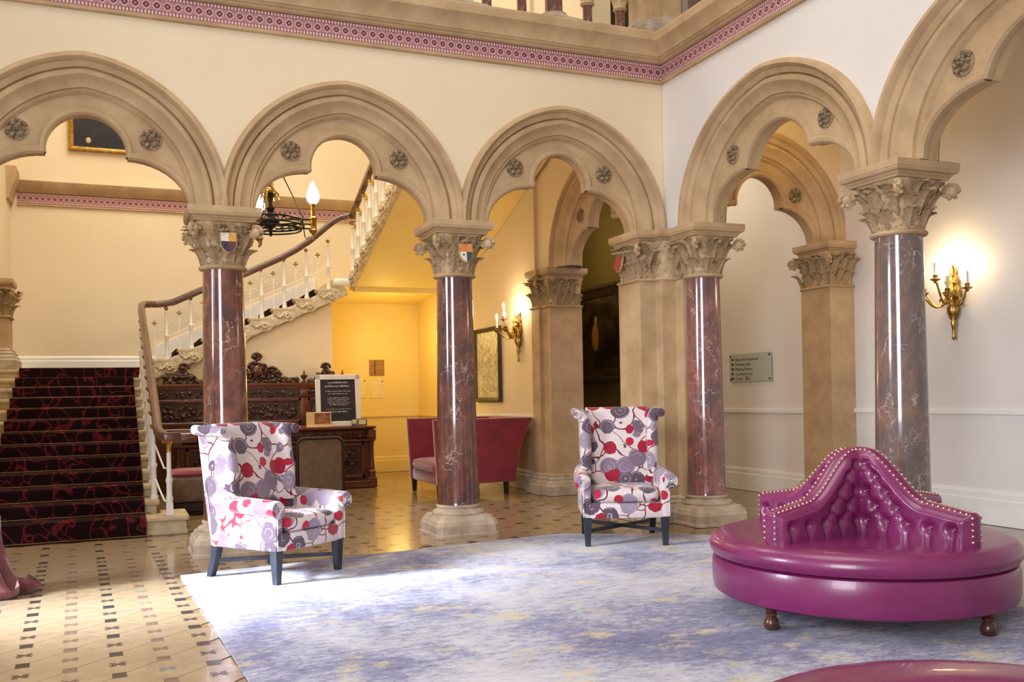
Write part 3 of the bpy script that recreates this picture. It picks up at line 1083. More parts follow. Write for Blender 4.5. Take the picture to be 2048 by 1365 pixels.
def capital(root, cx, cy, bx, by, tx, ty, p0, seed, skip=()):
    """bell from a (bx,by) foot to a (tx,ty) head; leaves all round; skip lists sides ('+x', ...) built into masonry"""
    r = random.Random(seed)
    m = MB()
    rings = []
    for k in range(7):
        t = k / 6
        f = t ** 2.6 * .78
        p = p0 + (0.18 - p0) * min(1, t * 1.3)
        rings.append(sq_ring(cx, cy, bx + (tx - bx) * f, by + (ty - by) * f, Z_BELL0 + (Z_BELL1 - Z_BELL0) * t, max(p, 0.12)))
    m.loft(rings)
    bell = m.build('capital_bell', 'stone_carved', root, 50)
    neck = MB()
    pr = max(p0, 0.08)
    neck.loft([sq_ring(cx, cy, bx + e, by + e, z, pr) for e, z in ((0.0, Z_NECK - .005), (0.022, Z_NECK), (0.03, Z_NECK + .012), (0.024, Z_NECK + .026), (0.004, Z_NECK + .032), (0.0, Z_BELL0 + .01))])
    neck.build('necking_ring', 'stone', root, 50)

    def hidden(x, y):
        return ('+x' in skip and x > tx * .55) or ('-x' in skip and x < -tx * .55) or ('+y' in skip and y > ty * .55) or ('-y' in skip and y < -ty * .55)

    per = 2 * PI * (bx + by) / 2 if p0 > .5 else 4 * (bx + by)
    n1 = max(8, int(round(per / 0.125 / 4)) * 4)
    for row, (z, ht, dep, sc, f, ofs) in enumerate(((Z_BELL0 + .005, 0.16, 0.13, 0.12, 0.02, 0), (Z_BELL0 + .10, 0.19, 0.17, 0.125, 0.10, 0.5), (Z_BELL0 + .225, 0.10, 0.15, 0.12, 0.40, 0.25))):
        for k in range(n1):
            a = 2 * PI * (k + ofs + 0.5) / n1
            hx, hy = bx + (tx - bx) * f, by + (ty - by) * f
            p = max(p0 + (0.2 - p0) * min(1, f * 2), 0.15)
            x, y = ring_point(hx, hy, a, p)
            if hidden(x, y):
                continue
            if p < .5:
                dx, dy = (math.copysign(1, x), 0) if abs(x) / hx > abs(y) / hy else (0, math.copysign(1, y))
                if abs(abs(x) / hx - abs(y) / hy) < 0.2:
                    dx, dy = math.copysign(.7, x), math.copysign(.7, y)
            else:
                dx, dy = math.cos(a), math.sin(a)
            rz = math.atan2(dy, dx) - PI / 2
            inst(LEAVES[r.randrange(4)], 'leaf', bell, (cx + x - dx * .01, cy + y - dy * .01, z + r.uniform(-.008, .008)), (r.uniform(-.12, .05), r.uniform(-.15, .15), rz), (sc, dep, ht))
    for sx in (-1, 1):
        for sy in (-1, 1):
            x, y = sx * (tx + .005), sy * (ty + .005)
            if hidden(sx * tx, sy * ty):
                continue
            inst(VOL, 'volute', bell, (cx + x, cy + y, Z_BELL1 - 0.085), (0, 0, math.atan2(sy, sx)), (.95, .95, .95))
    return bell


def shield(root, x, y, z, rz, scale, quarters):
    """small painted coat of arms leaning on the capital; quarters: four material names"""
    def outline(x0, x1, z0, z1):
        pts = []
        def half(zv):
            return 0.05 if zv > 0.0 else 0.05 * math.sqrt(max(0, 1 - (zv / -0.075) ** 2)) if zv > -0.075 else 0
        zs = [z0 + (z1 - z0) * k / 6 for k in range(7)]
        L = [(max(x0, -half(q)), q) for q in zs]
        Rr = [(min(x1, half(q)), q) for q in zs]
        return Rr + L[::-1]
    base = MB().prism([(p[0] * 1.12, p[1] * 1.1) for p in outline(-0.05, 0.05, -0.0745, 0.06)], 'y', -0.004, 0.014)
    b = base.build('shield', 'stone_carved', root)
    b.location = (x, y, z)
    b.rotation_euler = (-0.18, 0, rz)
    b.scale = (scale,) * 3
    for mat, q in zip(quarters, ((-0.05, 0, 0, 0.06), (0, 0.05, 0, 0.06), (-0.05, 0, -0.074, 0), (0, 0.05, -0.074, 0))):
        MB().prism(outline(*q), 'y', -0.010, -0.003).build('shield_quarter', mat, b)
    MB().sphere((-0.024, -0.012, -0.024), 0.008, 6, 4).build('charge', quarters[3], b)
    return b


def col_base(root, cx, cy, h, mat='stone_base'):
    m = MB()
    m.loft([sq_ring(cx, cy, e, e, z, p, 40) for e, z, p in ((h + .006, 0, .10), (h + .006, .022, .10), (h - .004, .03, .10), (h - .004, .10, .10), (h - .012, .11, .10), (h - .018, .135, .12), (h - .035, .15, .14), (h - .045, .175, .2), (h - .07, .185, .4))])
    m.build('plinth', mat, root, 30)
    m = MB()
    m.lathe([(.21, .17), (.235, .178), (.243, .195), (.235, .213), (.212, .222), (.2, .232), (.196, .245), (.205, .252), (.203, .262), (.188, .27)], 40, (cx, cy, 0))
    m.build('base_torus', mat, root, 40)


def shaft(root, cx, cy, mat, r0=0.186, r1=0.160):
    m = MB()
    m.lathe([(r0 + .004, .262), (r0, .29)] + [(r0 + (r1 - r0) * (t ** 1.25), .29 + (Z_NECK - .29) * t) for t in [k / 8 for k in range(1, 9)]], 48, (cx, cy, 0))
    return m.build('shaft', mat, root, 40)


SA, SB = 0.285, 0.293
for k, (cx, cy, mat, lab, quarters) in enumerate((
        (X1, Y0, 'marble_red', 'red marble column with white veins behind the floral armchair by the stairs', ('heraldic_white', 'heraldic_gold', 'heraldic_black', 'heraldic_purple')),
        (X2, Y0, 'marble_red_dark', 'red and grey marble column standing in front of the crimson settee', ('heraldic_orange', 'heraldic_orange', 'heraldic_white', 'heraldic_green')),
        (5.121, 5.05, 'marble_grey', 'grey mottled marble column behind the round purple settee', None))):
    root = empty('marble_column', (cx, cy, 0), 0, lab, 'column')
    col_base(root, 0, 0, SB)
    shaft(root, 0, 0, mat)
    capital(root, 0, 0, 0.165, 0.165, 0.235, 0.235, 1.0, 40 + k)
    abacus(root, 0, 0, SA, SA)
    if quarters:
        shield(root, 0.02, -0.272, Z_BELL0 + 0.17, 0.0, 1.15, quarters)

# corner pier with an attached marble shaft
root = empty('corner_pier', (5.1, 7.7, 0), 0, 'clustered stone corner pier with an attached rose marble shaft', 'pier')
P = lambda x, y: (x - 5.1, y - 7.7)
cx, cy = P(5.121, 7.47)
col_base(root, cx, cy, SB)
shaft(root, cx, cy, 'marble_rose', 0.178, 0.156)
capital(root, cx, cy, 0.163, 0.163, 0.235, 0.235, 1.0, 77)
abacus(root, cx, cy, SA, SA)
for x0, x1, y0, y1 in ((4.63, 5.34, 7.80, 8.22), (4.80, 5.34, 7.68, 8.20), (4.95, 5.30, 7.55, 7.80)):
    a0, b0 = P(x0, y0)
    a1, b1 = P(x1, y1)
    mx, my, hx, hy = (a0 + a1) / 2, (b0 + b1) / 2, (a1 - a0) / 2, (b1 - b0) / 2
    m = MB()
    m.loft([rect_ring(mx, my, hx + e, hy + e, z) for e, z in ((0, .24), (0, Z_NECK))], True, False, False)
    m.build('pier_shaft', 'stone', root)
    m = MB()
    m.loft([rect_ring(mx, my, hx + e, hy + e, z) for e, z in ((.09, 0), (.09, .10), (.075, .12), (.07, .15), (.05, .17), (.055, .19), (.03, .215), (.035, .23), (0, .25))])
    m.build('pier_base', 'stone_base', root)
    abacus(root, mx, my, hx + .07, hy + .07)
for x0, x1, y0, y1, sk, sd in ((4.63, 5.34, 7.80, 8.22, ('+x', '+y'), 81), (4.80, 5.34, 7.68, 8.20, ('+x', '+y', '-x'), 82)):
    a0, b0 = P(x0, y0)
    a1, b1 = P(x1, y1)
    capital(root, (a0 + a1) / 2, (b0 + b1) / 2, (a1 - a0) / 2, (b1 - b0) / 2, (a1 - a0) / 2 + .05, (b1 - b0) / 2 + .05, 0.1, sd, sk)
shield(root, *P(4.512, 8.00), Z_BELL0 + 0.17, -PI / 2, 1.15, ('heraldic_red', 'heraldic_red', 'heraldic_red', 'heraldic_red'))


def pilaster(label, boxes, skip, z0=0.0, lim=(-99, 99)):
    x0, x1, y0, y1 = boxes[0]
    ox, oy = (x0 + x1) / 2, (y0 + y1) / 2
    root = empty('stone_pilaster', (ox, oy, z0), 0, label, 'pilaster')
    for k, (x0, x1, y0, y1) in enumerate(boxes):
        mx, my, hx, hy = (x0 + x1) / 2 - ox, (y0 + y1) / 2 - oy, (x1 - x0) / 2, (y1 - y0) / 2
        m = MB()
        m.loft([rect_ring(mx, my, hx, hy, z) for z in (.24, Z_NECK - z0)], True, False, False)
        m.build('pilaster_shaft', 'stone', root)
        m = MB()
        m.loft([rect_ring(mx, my, hx + e, hy + e, z) for e, z in ((.09, 0), (.09, .11), (.075, .13), (.07, .16), (.05, .18), (.055, .20), (.03, .225), (.035, .24), (0, .26))])
        m.build('pilaster_base', 'stone_base', root)
        cap = empty_cap = None
        holder = root
        n0 = len(root.children)
        capital(root, mx, my, hx, hy, hx + .05, hy + .05, 0.1, 90 + k, skip)
        abacus(root, mx, my, hx + .06, hy + .06)
    for o in root.children:
        for vv in o.data.vertices:
            vv.co.x = max(lim[0] - ox, min(lim[1] - ox, vv.co.x))
    if z0:
        for o in root.children:
            if o.name.split('.')[0] in ('capital_bell', 'necking_ring', 'abacus'):
                o.location.z -= z0
    return root


pilaster('stone pilaster between the gilt sconce and the dark corridor', [(4.89, 5.33, 10.40, 10.85), (4.84, 5.2, 10.62, 10.85)], ('+y', '+x'))
pilaster('stone pilaster against the pale aisle wall beside the direction sign', [(6.88, 7.195, 7.73, 8.18)], ('+x',), 0.0, (-99, 7.198))
pilaster('stone pilaster standing on the stair landing against the side wall', [(HX0 + .012, HX0 + 0.16, 13.03, 13.5)], ('-x',), 1.677, (HX0 + .006, 99))

# ------------------------------------------------------------------ gallery balustrade above the court
def colonnette(x, y, r, ring_z, cap_z, top, label, group):
    root = empty('gallery_colonnette', (x, y, 4.72), 0, label, 'colonnette', group)
    m = MB().lathe([(r * 1.6, 0), (r * 1.6, .02), (r * 1.25, .035), (r * 1.3, .05), (r, .06)], 20)
    m.build('base', 'stone', root, 40)
    MB().lathe([(r, .05), (r * .96, cap_z - 4.72)], 24).build('shaft', 'marble_red_dark', root, 40)
    MB().lathe([(r, ring_z - 4.74), (r * 1.5, ring_z - 4.735), (r * 1.62, ring_z - 4.72), (r * 1.5, ring_z - 4.705), (r, ring_z - 4.70)], 24).build('shaft_ring', 'stone_carved', root, 40)
    z = cap_z - 4.72
    MB().lathe([(r * 1.1, z - .02), (r * 1.5, z), (r * 1.3, z + .02), (r * 1.5, z + .06), (r * 2.0, z + .12), (r * 2.3, z + .15), (r * 2.3, z + .2)], 20).build('cap', 'stone_carved', root, 40)
    return root


for x, lab in ((1.83, 'slender gallery colonnette standing farthest from the clustered corner pier'), (2.23, 'slender gallery colonnette between the farthest one and the broad based stout column'), (3.196, 'slender gallery colonnette between the two stout columns, next to the broad stone base'), (3.551, 'slender gallery colonnette between the two stout columns, next to the plainer one'), (4.246, 'slender ringed gallery colonnette next to the plainer stout column on its corner side'), (4.607, 'slender ringed gallery colonnette right beside the clustered corner pier')):
    colonnette(x, 8.05, 0.047, 4.812, 5.02, 5.2, lab, 'gallery colonnettes')
for y in (7.19,):
    colonnette(5.15, y, 0.047, 4.812, 5.02, 5.2, 'slender dark marble colonnette of the gallery above the pale wall', 'gallery colonnettes')


def gallery_column(x, y, label):
    root = empty('gallery_column', (x, y, 4.72), 0, label, 'column')
    MB().loft([sq_ring(0, 0, e, e, z, p) for e, z, p in ((.23, 0, .1), (.23, .05, .1), (.18, .08, .3), (.15, .11, 1), (.13, .13, 1))]).build('base', 'stone_base', root, 30)
    MB().lathe([(.085, .12), (.08, 1.2)], 28).build('shaft', 'marble_red_dark', root, 40)
    MB().lathe([(.08, .075 + .05), (.12, .13), (.125, .145), (.09, .16)], 24).build('shaft_ring', 'stone_carved', root, 40)
    return root


gallery_column(2.93, 8.05, 'stout gallery column on a broad stone base above the painted frieze')
gallery_column(3.885, 8.05, 'stout dark gallery column between slender colonnettes near the corner')
gallery_column(5.15, 7.53, 'stout dark marble gallery column right beside the corner pier above')
root = empty('gallery_pier', (4.93, 7.98, 4.72), 0, 'clustered stone pier at the gallery corner above the cornice', 'pier')
for k, (dx, dy, hx, hy) in enumerate(((0.0, 0.0, 0.10, 0.12), (0.12, -0.06, 0.10, 0.12), (-0.09, 0.06, 0.09, 0.09), (0.2, 0.06, 0.12, 0.12))):
    MB().loft([rect_ring(dx, dy, hx, hy, z) for z in (.18, 1.6)]).build('pier_shaft', 'stone', root)
    MB().loft([rect_ring(dx, dy, hx + e, hy + e, z) for e, z in ((.05, 0), (.05, .12), (.04, .14), (.015, .17), (0, .2))]).build('pier_base', 'stone_base', root)
# timbers and a dim doorway high up behind the gallery
tb = MB().bar([(2.0, 11.0, 7.4), (3.4, 11.0, 5.35), (3.9, 11.0, 5.9)], [(-.1, -.12), (.1, -.12), (.1, .12), (-.1, .12)])
tag(tb.build('roof_timber', 'dark_timber'), 'dark roof timber brace glimpsed behind the gallery columns', 'timber')

# ------------------------------------------------------------------ stairs
Y_S, T_S, R1_S, R_S = 9.244, 0.308, 0.175, 0.125
ZL, YL = 1.675, 12.94
YA, XA = 13.8, 0.44
CX0, CX1 = -1.16, 0.20
st = empty('lower_staircase', (-0.5, 9.2, 0), 0, 'broad stone staircase rising to the landing below the high picture', 'staircase')
OFF = Vector((-0.5, 9.2, 0))
for k in range(12):
    zt = R1_S + R_S * k
    y0 = Y_S + T_S * k
    xr = 0.58 if k == 0 else 0.335 - 0.004 * k
    m = MB()
    m.box(HX0 + .004, xr - 0.03, y0 + 0.025, y0 + T_S + 0.06, max(0, zt - 0.30), zt - 0.04)
    m.rbox(HX0 + .004, xr, y0 - 0.005, y0 + T_S + 0.03, zt - 0.045, zt, 0.014, 2)
    if k == 0:
        m.rbox(HX0 + .004, xr - .015, y0 + 0.01, y0 + T_S + 0.25, 0.0, 0.05, 0.01, 1)
        m.rbox(0.338, xr - .001, y0 + .28, y0 + 0.62, zt - 0.046, zt - .001, 0.014, 2)
        m.box(0.31, xr - .032, y0 + .31, y0 + 0.60, 0.002, zt - .042)
    o = m.build('step', 'step_stone', st)
    o.location = -OFF
m = MB().box(HX0 + .004, 0.34, YL + .02, HY1 - .004, 1.45, ZL - 0.045)
m.rbox(HX0 + .004, 0.36, YL - .005, HY1 - .004, ZL - 0.045, ZL, .014, 2)
m.box(HX0 + .004, 0.33, YL + .05, YL + .25, 0, 1.44)
m.rbox(.34, .415, YA - .04, HY1 - .004, ZL - .046, ZL - .001, .01, 1)
o = m.build('landing', 'step_stone', st)
o.location = -OFF

cp = empty('stair_carpet', (-0.48, 9.2, 0), 0, 'dark carpet with red veining running up the stone stairs', 'carpet')
OFC = Vector((-0.48, 9.2, 0))
for k in range(13):
    zt = R1_S + R_S * k if k < 12 else ZL
    zb = 0.004 if k == 0 else (R1_S + R_S * (k - 1) + 0.010)
    y0 = Y_S + T_S * k if k < 12 else YL
    y1 = y0 + T_S if k < 12 else HY1 - .05
    x0, x1 = (CX0, CX1 - 0.004 * k) if k < 12 else (-1.14, 0.24)
    t = 0.014
    prof = [(y0 + .004, zb), (y0 - .004 - t, zb), (y0 - .006 - t, zt - .02), (y0 - .004 - t, zt + .004), (y0 + .006, zt + t), (y1 - .012, zt + .010), (y1 - .012, zt + .001), (y0 - .006, zt + .001), (y0 - .006, zt - .044), (y0 + .004, zt - .046)]
    m = MB().loft([[(x, y, z) for y, z in prof] for x in (x0, x1)])
    o = m.build('carpet_run', 'stair_carpet_pile', cp, 40)
    o.location = -OFC
    if k < 12:
        m = MB().tube([(x0 - .03, y0 - .026, zb + .008 if k else 0.014), (x1 + .03, y0 - .026, zb + .008 if k else 0.014)], 0.005, 8)
        m.sphere((x1 + .035, y0 - .026, zb + .008 if k else 0.014), 0.009, 6, 4)
        o = m.build('stair_rod', 'dull_brass', cp, 40)
        o.location = -OFC

# second flight along the back wall
T2, R2_ = 0.324, 0.148
fl2 = empty('middle_stair_flight', (XA, YA, 0), 0, 'stair flight with carved step ends climbing along the back wall', 'staircase')
O2 = Vector((XA, YA, 0))
SB2 = MB()
for zz, rr in ():
    pass


def bracket_mesh():
    """carved end of a cantilevered stone step, facing -y"""
    m = MB()
    pr = [(0.0, 0.0), (0.30, 0.0), (0.315, -0.03), (0.28, -0.06), (0.30, -0.10), (0.24, -0.15), (0.16, -0.14), (0.08, -0.17), (0.0, -0.15)]
    m.prism(pr, 'y', -0.045, 0.03)
    for k in range(9):
        a = k * 0.8
        r_ = 0.042 * (1 - k / 14)
        m.sphere((0.20 + r_ * math.cos(a), -0.05, -0.075 + r_ * math.sin(a)), 0.020, 6, 4)
    for k in range(5):
        m.sphere((0.04 + k * .03, -0.048, -0.06 - 0.03 * math.sin(k)), 0.022, 6, 4)
    return m


BRK = mesh_with(bracket_mesh(), 'step_bracket', 'bracket_stone', 45)
for j in range(8):
    x0, zt = XA + T2 * j, ZL + R2_ * (j + 1)
    xe = min(x0 + T2 + .03, 2.925)
    m = MB().rbox(x0 - .02, xe, YA - .05, HY1 - .035, zt - .045, zt, .012, 2)
    m.box(x0, xe - .01, YA + .0, HY1 - .035, zt - .09, zt - .04)
    o = m.build('step', 'step_stone', fl2)
    o.location = -O2
    m = MB().rbox(max(x0 - .035, .425), min(x0 + T2, 2.92), YA + .16, HY1 - .1, zt - .14, zt + .012, .012, 2)
    o = m.build('carpet_run', 'stair_carpet_pile', fl2, 40)
    o.location = -O2
    inst(BRK, 'step_bracket', fl2, (x0 - O2.x, -0.01, zt - .045))
# string moulding below the brackets
m = MB().bar([(XA - .1, YA + .0, ZL - .10), (XA + T2 * 8 + .1, YA + .0, ZL - .10 + R2_ * 8.5)], [(-.02, -.06), (.05, -.06), (.06, -.03), (.05, .0), (.06, .03), (.04, .12), (-.02, .12)])
o = m.build('string_moulding', 'bracket_stone', fl2, 40)
o.location = -O2
# spandrel wall under that flight
m = MB()
m.prism([(0.37, 0), (2.93, 0), (2.93, 2.665), (XA + .1, ZL - .07), (.37, ZL - .13)], 'y', YA + .06, YA + .18)
tag(m.build('wall_spandrel', 'wall_cream'), kind='structure')
m = MB().box(2.83, 2.925, YA + .185, HY1 - .02, 0, 2.75)
tag(m.build('wall_spandrel_return', 'wall_cream_lamplit'), kind='structure')
skirt('trim_flight_skirting', 'white_paint', 'x', HY1, -1, 0.6, 0.9, ZL, .3, .02)
m = MB().prism([(0.5, ZL + .05), (2.95, ZL + .05 + 2.45 * .457), (2.95, ZL + .40 + 2.45 * .457), (0.5, ZL + .40)], 'y', HY1 - .03, HY1)
tag(m.build('trim_flight_board', 'white_paint'), kind='structure')

# quarter landing and the upper flight towards the court
X3, RZ3 = 3.235, 0.376
fl3 = empty('upper_stair_flight', (X3, YA, 2.8), 0, 'upper stair flight with scrolled step ends and plastered sloping soffit', 'staircase')
O3 = Vector((X3, YA, 2.8))
m = MB()
m.loft([[(x, YA, 2.92), (x, HY1 - .015, 2.80), (x, HY1 - .015, 3.0), (x, YA, 3.0)] for x in (2.935, 4.896)])
o = m.build('quarter_landing', 'wall_cream_lamplit', fl3)
o.location = -O3
m = MB().rbox(2.94, 3.30, YA - .08, YA + .3, 2.90, 3.02, .04, 3)
o = m.build('landing_nosing', 'white_paint', fl3, 40)
o.location = -O3
NS3 = 13
T3, R3_ = 0.36, 0.1353
YE = YA - T3 * NS3
m = MB()
m.loft([[(x, YA + .02, 2.86), (x, YE, 2.86 + RZ3 * (YA - YE)), (x, YE, 3.06 + RZ3 * (YA - YE)), (x, YA + .02, 3.06)] for x in (X3 + .0, HX1 - .004)])
o = m.build('soffit', 'wall_cream_lamplit', fl3)
o.location = -O3
m = MB().box(X3 + .02, HX1 - .004, YA - .05, YA + .06, 2.83, 2.93)
o = m.build('landing_edge_bead', 'wall_cream_lamplit', fl3)
o.location = -O3
for j in range(NS3):
    y1 = YA - T3 * j
    zt = 3.0 + R3_ * (j + 1)
    m = MB().rbox(X3 - .04, HX1 - .004, y1 - T3 - .02, y1 + .02, zt - .045, zt, .012, 2)
    m.box(X3, HX1 - .004, y1 - T3, y1, zt - .125, zt - .04)
    o = m.build('step', 'bracket_stone', fl3)
    o.location = -O3
    inst(BRK, 'step_bracket', fl3, (-.012, y1 - O3.y, zt - .045 - 2.8), (0, 0, -PI / 2), (1.1, 1, 0.9))
m = MB()
pr = [(-.035, -.045), (.03, -.045), (.03, .11), (-.02, .11), (-.03, .04), (-.045, .02)]
m.loft([[(X3 + a, y, z + b) for a, b in pr] for y, z in ((YA + .02, 2.90), (YE, 2.90 + RZ3 * (YA - YE)))])
o = m.build('string_moulding', 'bracket_stone', fl3, 40)
o.location = -O3

# ------------------------------------------------------------------ balustrades
def baluster_mesh(h):
    m = MB()
    m.lathe([(.036, 0), (.036, .03), (.026, .05), (.030, .07), (.024, .10), (.024, h * .42), (.032, h * .44), (.032, h * .47), (.022, h * .5), (.018, h * .9), (.024, h * .92), (.014, h * .94)], 10)
    return mesh_with(m, 'baluster', 'white_paint', 40)


def knob_mesh():
    m = MB()
    for a in (0, PI / 2, PI, -PI / 2):
        m.sphere((0.018 * math.cos(a), 0.018 * math.sin(a), .012), .014, 6, 4)
    m.lathe([(.010, -.03), (.02, -.01), (.026, .02), (.012, .035)], 8)
    return m


def rod_mesh(h):
    m = MB()
    m.lathe([(.012, 0), (.008, .02), (.008, h)], 6)
    return mesh_with(m, 'rod', 'white_paint', 40)


def cross_mesh():
    m = MB()
    for a, b in ((.024, 0), (-.024, 0), (0, .024), (0, -.024)):
        m.sphere((a, 0, b), .013, 6, 4)
    m.sphere((0, 0, 0), .013, 6, 4)
    return mesh_with(m, 'rod_cross', 'gilt', 40)


BAL, ROD, CRS = baluster_mesh(.72), rod_mesh(.48), cross_mesh()
KNB = mesh_with(knob_mesh(), 'baluster_knob', 'gilt', 40)
RAILP = [(-.036, -.045), (.036, -.045), (.044, -.01), (.04, .026), (.02, .045), (-.02, .045), (-.04, .026), (-.044, -.01)]


def curl(par, x, y, z, flip, along_x=True):
    pts = []
    for k in range(14):
        a = k * .55
        r_ = .055 * (1 - k / 16)
        q = flip * r_ * math.cos(a)
        pts.append((x + (q if along_x else 0), y + (0 if along_x else q), z + r_ * math.sin(a)))
    return MB().tube(pts, .006, 5).build('scroll', 'white_paint', par, 40)


bl = empty('stair_balustrade', (0.3, 9.3, 0), 0, 'white baluster railing with brown handrail rising beside the stair carpet and along the back wall', 'balustrade')
OB = Vector((0.3, 9.3, 0))


def put(o):
    o.location = Vector(o.location) - OB
    return o


# lower flight
for k in range(1, 12):
    zt = R1_S + R_S * k
    y = Y_S + T_S * k + .12
    x = 0.29 - 0.003 * k
    b = put(inst(BAL, 'baluster', bl, (x, y, zt + .002)))
    inst(KNB, 'baluster_knob', b, (0, 0, .70))
    r_ = put(inst(ROD, 'rod', bl, (x, y + .15, zt + .002)))
    inst(CRS, 'rod_cross', r_, (0, 0, .5), (0, 0, PI / 2))
    put(curl(bl, x, y + .154, zt + .40, 1, False))
# newel
nw = MB().box(.38, .44, 9.30, 9.36, R1_S + .002, R1_S + .12)
nw.lathe([(.028, .12), (.034, .16), (.026, .18), (.026, .30), (.034, .33), (.022, .37), (.020, .58), (.024, .60)], 12, (.41, 9.33, R1_S))
put(nw.build('newel_post', 'white_paint', bl, 40))
nc = MB().lathe([(.018, .58), (.026, .60), (.022, .63), (.035, .67), (.055, .70), (.05, .715)], 12, (.41, 9.33, R1_S))
for k in range(6):
    a = k * PI / 3
    nc.sphere((.41 + .045 * math.cos(a), 9.33 + .045 * math.sin(a), R1_S + .69), .016, 6, 4)
put(nc.build('newel_capital', 'gilt', bl, 40))
for z0, z1 in ((.53, .44), (.20, .13)):
    put(MB().tube([(.30, 9.62, R1_S + R_S + z0), (.33, 9.52, R1_S + z0 + .03), (.37, 9.40, R1_S + z1), (.41, 9.34, R1_S + z1)], .009, 6).build('tie_bar', 'white_paint', bl, 40))
rail = [(.66, 9.33, .90), (.52, 9.33, .90), (.41, 9.35, .905), (.345, 9.42, .93), (.325, 9.55, .985), (.32, 10.2, 1.25), (.305, 11.2, 1.655), (.29, 12.2, 2.06), (.28, 12.9, 2.33), (.275, 13.2, 2.45), (.285, 13.45, 2.53), (.32, 13.68, 2.575), (.42, 13.79, 2.585), (.52, 13.8, 2.59)]
rail += [(.70, 13.8, 2.62), (1.06, 13.8, 2.79), (1.68, 13.8, 3.05), (2.174, 13.8, 3.29), (2.40, 13.8, 3.42), (2.62, 13.8, 3.575), (2.838, 13.8, 3.765), (2.97, 13.8, 3.875), (3.08, 13.8, 3.935), (3.20, 13.76, 3.96)]
put(MB().bar(rail, RAILP).build('handrail', 'handrail_wood', bl, 50))
sc_ = MB().rbox(.36, .52, 9.27, 9.39, .865, .955, .02, 2)
sc_.rbox(.52, .66, 9.285, 9.375, .905, .935, .01, 2)
sc_.rbox(.52, .66, 9.285, 9.375, .87, .895, .01, 2)
put(sc_.build('handrail_scroll', 'mahogany', bl, 40))
# flight along the back wall
for j in range(8):
    x, zt = XA + .168 + T2 * j, ZL + R2_ * (j + 1)
    b = put(inst(BAL, 'baluster', bl, (x, YA, zt + .002)))
    inst(KNB, 'baluster_knob', b, (0, 0, .70))
    r_ = put(inst(ROD, 'rod', bl, (x - .155, YA, zt + .002)))
    inst(CRS, 'rod_cross', r_, (0, 0, .5))
    put(curl(bl, x - .11, YA, zt + .38, 1))
    put(curl(bl, x - .21, YA, zt + .36, -1))
put(MB().tube([(XA, YA, ZL + R2_ + .24), (XA + T2 * 8, YA, ZL + R2_ + .24 + R2_ * 8)], .006, 6).build('mid_rail', 'white_paint', bl, 40))

b3 = empty('upper_balustrade', (X3, YA, 3.0), 0, 'white baluster railing with gilt knobs on the upper stair flight', 'balustrade')
OB3 = Vector((X3, YA, 3.0))
for j in range(NS3):
    y, zt = YA - T3 * j - .05, 3.0 + R3_ * (j + 1)
    b = inst(BAL, 'baluster', b3, Vector((X3, y, zt + .002)) - OB3, (0, 0, 0), (1.15, 1.15, 1))
    inst(KNB, 'baluster_knob', b, (0, 0, .70), (0, 0, 0), (1.2, 1.2, 1.2))
    r_ = inst(ROD, 'rod', b3, Vector((X3, y - .18, zt + .002)) - OB3, (0, 0, 0), (1.6, 1.6, 1.25))
    inst(CRS, 'rod_cross', r_, (0, 0, .5), (0, 0, PI / 2))
rl3 = [(X3, 13.77, 3.955), (X3, 13.4, 4.10), (X3, 12.4, 4.47), (X3, YE, 4.47 + (12.4 - YE) * RZ3)]
o = MB().bar(rl3, RAILP).build('handrail', 'handrail_wood', b3, 50)
o.location = -OB3

# ------------------------------------------------------------------ floral wing armchairs (front = -y)
def roll(cx, cz, r, a0, a1, n):
    return [(cx + r * math.cos(a0 + (a1 - a0) * k / n), cz + r * math.sin(a0 + (a1 - a0) * k / n)) for k in range(n + 1)]


